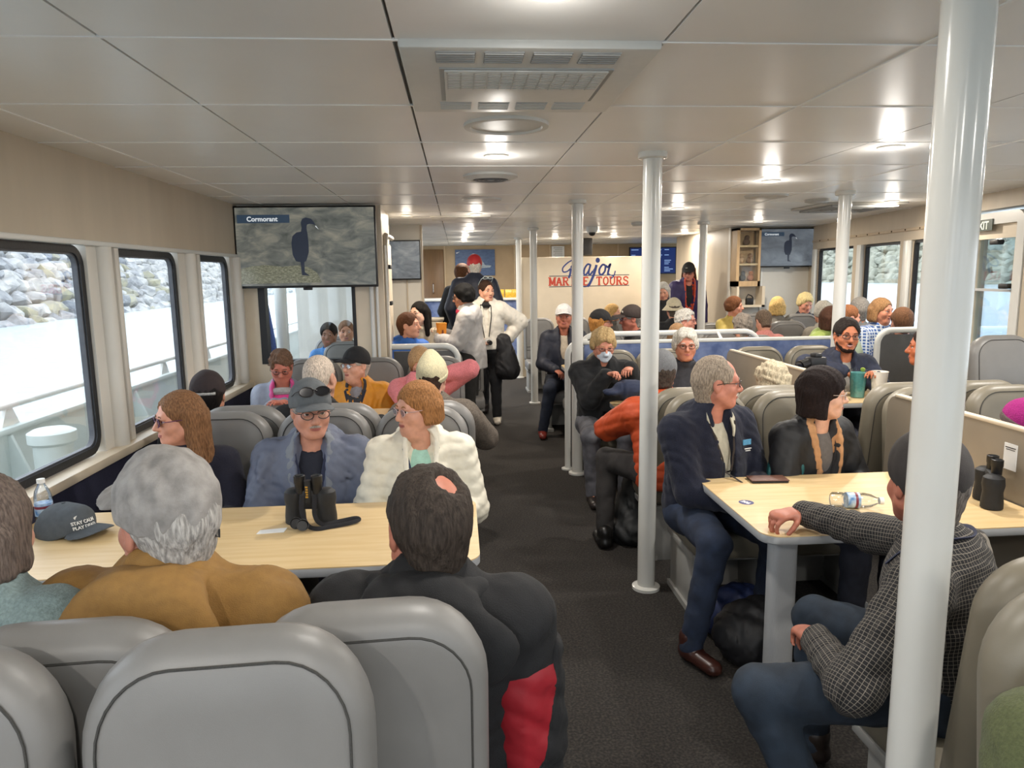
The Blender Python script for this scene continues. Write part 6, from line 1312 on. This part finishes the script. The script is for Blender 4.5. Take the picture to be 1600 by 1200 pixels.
# camera bag and camera
q = at(1272, 570, 4.72); e = thing('camera_bag', (q.x, 4.74, CUP), 'black soft bag on the table under the camera', 'bag'); F = Field((-0.26, -0.13, -0.02), (0.26, 0.13, 0.3), 0.01); F.cap((-0.1, 0, 0.10), (0.1, 0, 0.10), 0.125, 0.125, 0.02, 0.7, (0, 1, 0)); F.half((0, 0, 0.0), (0, 0, -1)); F.wrinkle(0.006, 22, 4, (1, 1, 1), True); F.build('bag_body', cloth('141416', 'nylon'), e)
e = thing('camera', (q.x-0.03, 4.72, CUP+0.222), 'black camera with a long lens resting on the bag beside the smiling man', 'camera', radians(12))
m = MB(); m.box((-0.02, -0.04, 0.0), (0.11, 0.04, 0.085), bev=0.012); m.box((0.02, -0.03, 0.075), (0.08, 0.035, 0.112), bev=0.012); m.build('camera_body', BLACK, e); m = MB(); m.cyl((-0.02, 0, 0.045), (-0.10, -0.02, 0.03), 0.033, 0.036); m.build('lens', mat('lens_black', '0e0e10', 0.3, noise=0.05), e)
m = MB(); m.lathe([(0.0, 0.003), (0.026, 0.0), (0.03, 0.004)], seg=20); o = m.build('front_glass', mat('lens_glass', '1b2030', 0.05, noise=0.05), e); o.location = (-0.101, -0.0205, 0.03); o.rotation_euler = (0, radians(-100), radians(12))
# orange box in the standing person's hand, camera round the neck
q = at(690, 518, 7.26); e = thing('snack_box', (q.x, 7.24, q.z-0.11), 'bright orange snack box held by the person in light grey', 'box', 0.3)
m = MB(); m.loops([[(-0.032, -0.032, 0), (0.032, -0.032, 0), (0.032, 0.032, 0), (-0.032, 0.032, 0)], [(-0.045, -0.045, 0.2), (0.045, -0.045, 0.2), (0.045, 0.045, 0.2), (-0.045, 0.045, 0.2)]]); m.build('carton', mat('orange_card', 'e08a1e', 0.6, noise=0.05), e, smooth=False)
m = MB(); m.prism([(-0.012, -0.040, 0.08), (0.012, -0.040, 0.08), (0.008, -0.043, 0.13), (-0.008, -0.043, 0.13)], (0, -0.001, 0)); m.build('dark_print', mat('carton_print', '7a3a14', 0.6, noise=0.05), e, smooth=False)
N = a1['N']; f = a1['front']; zc = N[2]-0.40; e = thing('camera', tuple(a1['root'].matrix_basis @ Vector((0.0, f(0.0, zc)+0.02, zc))), 'small silver and black camera hanging on a neck strap over the white jacket', 'camera')
m = MB(); m.box((-0.06, -0.03, -0.035), (0.05, 0.015, 0.035), bev=0.008); m.build('camera_body', mat('silver_camera', 'b9b6b0', 0.35, metal=0.4, noise=0.05), e); m = MB(); m.cyl((0.02, -0.03, -0.005), (0.03, -0.085, -0.012), 0.026); m.build('lens', BLACK, e)
m = MB(); m.tube([(N[0]-0.055, f(-0.055, N[2]-0.03)-0.03, N[2]+0.03), (N[0]-0.06, f(-0.06, N[2]-0.12)+0.004, N[2]-0.12), (-0.02, f(-0.02, zc)+0.012, zc+0.05)], 0.006, 6); m.build('neck_strap', cloth('151518'), a1['root'])
m = MB(); m.tube([(N[0]+0.055, f(0.055, N[2]-0.03)-0.03, N[2]+0.03), (N[0]+0.06, f(0.06, N[2]-0.12)+0.004, N[2]-0.12), (0.03, f(0.03, zc)+0.012, zc+0.05)], 0.006, 6); m.build('neck_strap', cloth('151518'), a1['root'])
q = at(790, 570, 8.05); e = thing('coat', (q.x, 8.0, 0.62), 'black coat hanging from the arm of the standing woman in white', 'coat'); F = Field((-0.2, -0.15, -0.1), (0.2, 0.15, 0.42), 0.012); F.cap((-0.02, 0, 0.34), (0.02, 0, 0.02), 0.075, 0.13, 0.02, 0.6, (0, 1, 0)); F.wrinkle(0.01, 18, 6, (1.6, 1, 0.3), True); F.build('coat_cloth', cloth('17171b', 'nylon'), e)
# navy cap held by the masked woman, patterned strap, coat over the aisle seat, bags under the bench
q = at(978, 600, 5.02); e = thing('cap', (q.x, 5.0, q.z-0.07), 'dark navy cap held over the table by the masked woman', 'hat'); F = Field((-0.2, -0.12, -0.06), (0.2, 0.12, 0.16), 0.009); F.ell((0.03, 0, 0.03), (0.13, 0.085, 0.07), 0.0); F.ell((-0.11, -0.02, 0.02), (0.06, 0.06, 0.02), 0.02); F.wrinkle(0.006, 24, 3, (1, 1, 1), True); F.build('cap_cloth', cloth('1f2942'), e)
e = thing('patterned_strap', (1.33, 4.66, TZ), 'rolled mottled strap lying along the near edge of the masked woman table', 'strap'); m = MB(); m.cyl((-0.2, 0.0, 0.018), (0.16, 0.02, 0.018), 0.018); m.build('roll', mat('mottled_strap', '3a382c', 0.9, color2='a39a7c', nscale=70), e)
q = atz(985, 850, 0.0); e = thing('coat', (q.x+0.02, q.y+0.12, 0.0), 'black padded coat slumped beside the orange jacket seat on the aisle', 'coat'); F = Field((-0.22, -0.25, -0.02), (0.22, 0.25, 0.62), 0.014); F.cap((0.06, 0.02, 0.50), (0.0, -0.02, 0.12), 0.06, 0.15, 0.03, 0.75, (1, 0, 0)); F.ell((0, 0, 0.07), (0.17, 0.2, 0.09), 0.05); F.half((0, 0, 0.003), (0, 0, -1)); F.wrinkle(0.012, 15, 8, (1, 1, 1), True); F.build('coat_cloth', cloth('131517', 'nylon'), e)
for (px, py, lab, col, s) in ((1145, 950, 'dark blue soft bag under the bench of the man in the navy fleece', '1d2a52', 0.13), (1185, 990, 'black backpack on the floor behind the table leg on the right', '17171a', 0.16)):
    q = atz(px, py, 0.12); e = thing('bag', (q.x, q.y, 0.0), lab, 'bag'); F = Field((-s*1.6, -s*1.4, -0.02), (s*1.6, s*1.4, s*2.2), 0.012); F.ell((0, 0, s*0.75), (s*1.2, s, s*0.85), 0.0); F.ell((s*0.3, 0, s*1.2), (s*0.7, s*0.6, s*0.5), 0.05); F.half((0, 0, 0.003), (0, 0, -1)); F.wrinkle(0.01, 18, 3, (1, 1, 1), True); F.build('bag_body', cloth(col, 'nylon'), e)
# camera on the white capped man's table
e = thing('camera', (1.18, 7.15, TZ), 'small black camera on the table of the man in the white cap', 'camera'); m = MB(); m.box((-0.07, -0.04, 0), (0.07, 0.04, 0.07), bev=0.015); m.build('camera_body', BLACK, e); m = MB(); m.cyl((-0.02, -0.04, 0.035), (-0.04, -0.1, 0.035), 0.03); m.build('lens', BLACK, e); m = MB(); m.tube([(-0.06, 0, 0.06), (-0.09, -0.02, 0.10), (-0.11, -0.05, 0.05), (-0.09, -0.06, 0.01)], 0.006, 6); m.build('strap', cloth('151518'), e)
# ================================================================ far end of the cabin
e = thing('service_counter', (0.24, 13.25, 0), 'blue marbled service counter with a white top at the far end of the aisle', 'counter'); m = MB(); m.box((-0.86, -0.25, 0), (0.84, 0.25, 1.24)); m.build('front_panel', BLUEM, e, smooth=False); m = MB(); m.box((-0.90, -0.30, 1.24), (0.87, 0.28, 1.285), bev=0.01); m.build('worktop', WHITE, e)
for k, (x, w) in enumerate(((0.80, 0.10), (0.93, 0.12), (1.04, 0.09))):
    e = thing('snack_bag', (x, 13.1, 1.285), ('left', 'middle', 'right')[k]+' one of the yellow snack bags on the service counter', 'snack bag', 0.2*k, 'yellow snack bags on the counter'); m = MB(); m.loops([[(-w/2, -0.005, 0), (w/2, -0.005, 0), (w/2, 0.005, 0), (-w/2, 0.005, 0)], [(-w/2, -0.03, 0.05), (w/2, -0.03, 0.05), (w/2, 0.03, 0.05), (-w/2, 0.03, 0.05)], [(-w/2, -0.028, 0.1), (w/2, -0.028, 0.1), (w/2, 0.028, 0.1), (-w/2, 0.028, 0.1)], [(-w/2, -0.004, 0.15), (w/2, -0.004, 0.15), (w/2, 0.004, 0.15), (-w/2, 0.004, 0.15)]]); m.build('bag_body', mat('yellow_bag', 'c99a2c', 0.35, color2='e0c050', nscale=30), e)
e = thing('host_stand', (-0.40, 9.1, 0), 'beige host stand with a small white screen beside the counter', 'stand'); m = MB(); m.box((-0.17, -0.16, 0), (0.20, 0.18, 1.14), bev=0.02); m.build('pedestal', CREAM, e); m = MB(); m.box((-0.14, -0.05, 1.14), (-0.09, 0.12, 1.50), bev=0.01); m.build('back_panel', BEIGE, e); m = MB(); m.box((-0.085, -0.04, 1.16), (-0.06, 0.1, 1.52), bev=0.004); m.build('screen_panel', PAPER, e); m = MB(); m.box((-0.19, -0.18, 1.14), (0.22, 0.2, 1.17), bev=0.01); m.build('shelf', CREAM, e)
e = thing('wall_picture', (0.37, 14.58, 1.95), 'blue framed photo of a splashing whale on the far wall', 'picture'); m = MB(); m.box((-0.4, -0.02, -0.26), (0.4, 0.0, 0.26)); b = m.build('panel', mat('sea_picture', '35507a', 0.4, color2='4a6690', nscale=14, stretch=(1, 1, 4)), e, smooth=False)
m = MB(); m.prism([(-0.02, -0.022, -0.12), (0.30, -0.022, -0.10), (0.33, -0.022, -0.06), (0.2, -0.022, -0.05), (0.14, -0.022, 0.04), (0.06, -0.022, 0.10), (0.03, -0.022, 0.05), (0.08, -0.022, -0.04)], (0, 0.001, 0)); m.build('splash', mat('splash_white', '9aa8b4', 0.5, noise=0.2, nscale=40), b, smooth=False); m = MB(); m.prism([(-0.38, -0.022, 0.2), (-0.30, -0.022, 0.22), (-0.37, -0.022, 0.18)], (0, 0.001, 0)); m.build('wave', PAPER, b, smooth=False)
q = at(872, 394, 14.55); e = thing('notice_sign', (q.x, 14.57, q.z), 'white printed notice on the far wall above the lettered wall', 'notice'); m = MB(); m.box((-0.13, -0.01, -0.14), (0.13, 0, 0.12)); m.build('sheet', PAPER, e, smooth=False); m = MB()
for k in range(6): m.box((-0.09+0.02*(k % 2), -0.012, 0.08-0.035*k), (0.09, -0.01, 0.09-0.035*k))
m.build('printed_lines', mat('faint_print', '8c8c88', 0.7, noise=0.02), e, smooth=False)
q = at(1045, 462, 13.6); e = thing('back_bar', (3.75, 13.7, 0), 'dark back bar with bottles standing on it at the far end', 'counter'); m = MB(); m.box((-0.45, -0.15, 0), (0.45, 0.3, q.z)); m.build('cabinet_body', mat('dark_bar', '4a3a2c', 0.5, noise=0.1), e, smooth=False)
for k in range(7):
    x = 3.42+0.085*k; e = thing('bar_bottle', (x, 13.65, q.z), 'liquor bottle in the row on the back bar behind the woman in purple', 'bottle', 0, 'bottles on the back bar'); hh = 0.2+0.04*((k*3) % 3); m = MB(); m.lathe([(0.0, 0), (0.032, 0), (0.032, hh*0.6), (0.012, hh*0.78), (0.012, hh), (0.0, hh)], seg=14); m.build('glass_body', mat('bottle_%d' % (k % 3), ('3a4a2c', '7a4a1c', 'a08a60')[k % 3], 0.15, noise=0.1), e)
# display cabinet on the right partition
e = thing('display_cabinet', (3.90, 9.50, 0), 'wooden display cabinet with shelves of souvenirs left of the right screen', 'cabinet'); CW = mat('cabinet_wood', 'b79a74', 0.5, noise=0.08, nscale=8, stretch=(6, 6, 1))
m = MB(); m.box((-0.17, -0.12, 1.50), (-0.13, 0.09, 2.27)); m.box((0.13, -0.12, 1.50), (0.16, 0.09, 2.27)); m.box((-0.17, -0.12, 1.50), (0.16, 0.09, 1.57)); m.box((-0.17, -0.12, 2.24), (0.16, 0.09, 2.27)); m.box((-0.13, 0.07, 1.57), (0.13, 0.09, 2.24)); m.build('carcass', CW, e, smooth=False)
for z in (1.78, 2.02): m = MB(); m.box((-0.13, -0.1, z), (0.13, 0.07, z+0.025)); m.build('shelf', mat('shelf_edge', 'd0b890', 0.5, noise=0.05), e, smooth=False)
m = MB(); m.box((-0.13, -0.118, 1.57), (0.13, -0.114, 2.24)); m.build('glass_door', PET, e, smooth=False)
m = MB(); m.box((-0.15, -0.12, 1.24), (-0.12, 0.09, 1.5)); m.box((0.2, -0.12, 1.22), (0.24, 0.09, 1.5)); m.box((-0.15, -0.12, 1.22), (0.24, 0.09, 1.25)); m.build('open_niche', CREAM, e, smooth=False)
for k, (x, z, lab, col, cat) in enumerate(((-0.07, 1.805, 'cream and brown plush toy on the middle cabinet shelf, left', 'b99a78', 'toy'), (0.05, 1.805, 'brown and white plush toy on the middle cabinet shelf, right', '8a6a50', 'toy'), (-0.04, 1.57, 'dark souvenir on the bottom cabinet shelf, left', '4a4440', 'souvenir'), (0.07, 1.57, 'orange brown souvenir on the bottom cabinet shelf, right', 'a8683c', 'souvenir'), (0.0, 2.045, 'dark souvenir on the top cabinet shelf', '5c4436', 'souvenir'))):
    t = thing('plush_toy' if cat == 'toy' else 'souvenir', (3.90+x, 9.48, z), lab, cat); m = MB(); m.ball((0, 0, 0.045), (0.045, 0.04, 0.045)); b = m.build('figure', mat('souvenir_'+col, col, 0.9, noise=0.2, nscale=40), t); m = MB(); m.ball((0.0, -0.012, 0.105), 0.032); m.build('head', mat('souvenir_'+col, col), b)
e = thing('napkin_holder', (3.96, 9.46, 1.25), 'black napkin holder in the niche below the display cabinet', 'napkin holder'); m = MB(); m.box((-0.05, -0.03, 0), (0.05, 0.03, 0.09), bev=0.01); m.tube([(-0.05, 0, 0.09), (-0.02, 0, 0.14), (0.03, 0, 0.12), (0.05, 0, 0.09)], 0.008); m.build('holder', BLACK, e)
# exit sign on the door
y0, z0 = rpt(1551, 345); _y1, z1 = rpt(1534, 359); e = thing('exit_sign', (0, 0, 0), 'dark green exit sign with white letters above the side door', 'sign'); e.matrix_world = MW @ Matrix.Translation((-0.024, wy(y0)+0.09, z1+0.03)); m = MB(); m.box((-0.004, -0.14, -0.045), (0.0, 0.14, 0.045)); m.build('sign_plate', mat('exit_green', '14301c', 0.4, noise=0.05), e, smooth=False)
t = text_mesh('lettering', 'EXIT', 0.088, mat('exit_white', 'dfe6d8', 0.4, emit='dfe6d8', estr=0.25, noise=0.02), e, bold=0.002, align='CENTER'); place(t, (-0.0052, 0.0, -0.031), (0, -1, 0), (0, 0, 1))
# navy banner outside the partition window
e = thing('hanging_banner', (-1.86, 6.95, -0.06), 'navy speckled banner with gold and red emblem outside the partition window', 'banner'); m = MB(); n = 9
m.loops([[(-0.10+0.2*j/8*k, 0.02*sin(j*1.1), z) for j in range(9)]+[(-0.10+0.2*j/8*k, 0.02*sin(j*1.1)+0.01, z) for j in range(8, -1, -1)] for z, k in ((0.5, 1.1), (0.9, 1.15), (1.2, 1.0), (1.5, 0.8), (1.68, 0.45))]); b = m.build('cloth', mat('navy_speckle', '1d2c55', 0.8, color2='3a4a78', nscale=120), e)
m = MB(); m.prism([(0.0+0.04*cos(a), -0.03, 1.12+0.07*sin(a)) for a in np.linspace(0, 2*pi, 16)[:-1]], (0, 0.02, 0)); m.build('gold_emblem', mat('gold_cloth', 'c9a23c', 0.7, noise=0.1), b); m = MB(); m.tube([(-0.05+0.04*cos(a), -0.035, 1.0+0.04*sin(a)) for a in np.linspace(0, 5, 12)], 0.008, 6); m.build('red_emblem', mat('red_cloth', 'b03a34', 0.7, noise=0.1), b)
e = thing('deck_post', (-1.74, 7.2, -0.06), 'thick white rounded post outside the partition window', 'post'); m = MB(); m.cyl((0, 0, 0), (0, 0, 1.72), 0.06); m.ball((0, 0, 1.72), 0.06); m.build('shaft', WHITE, e)
bpy.context.view_layer.update()
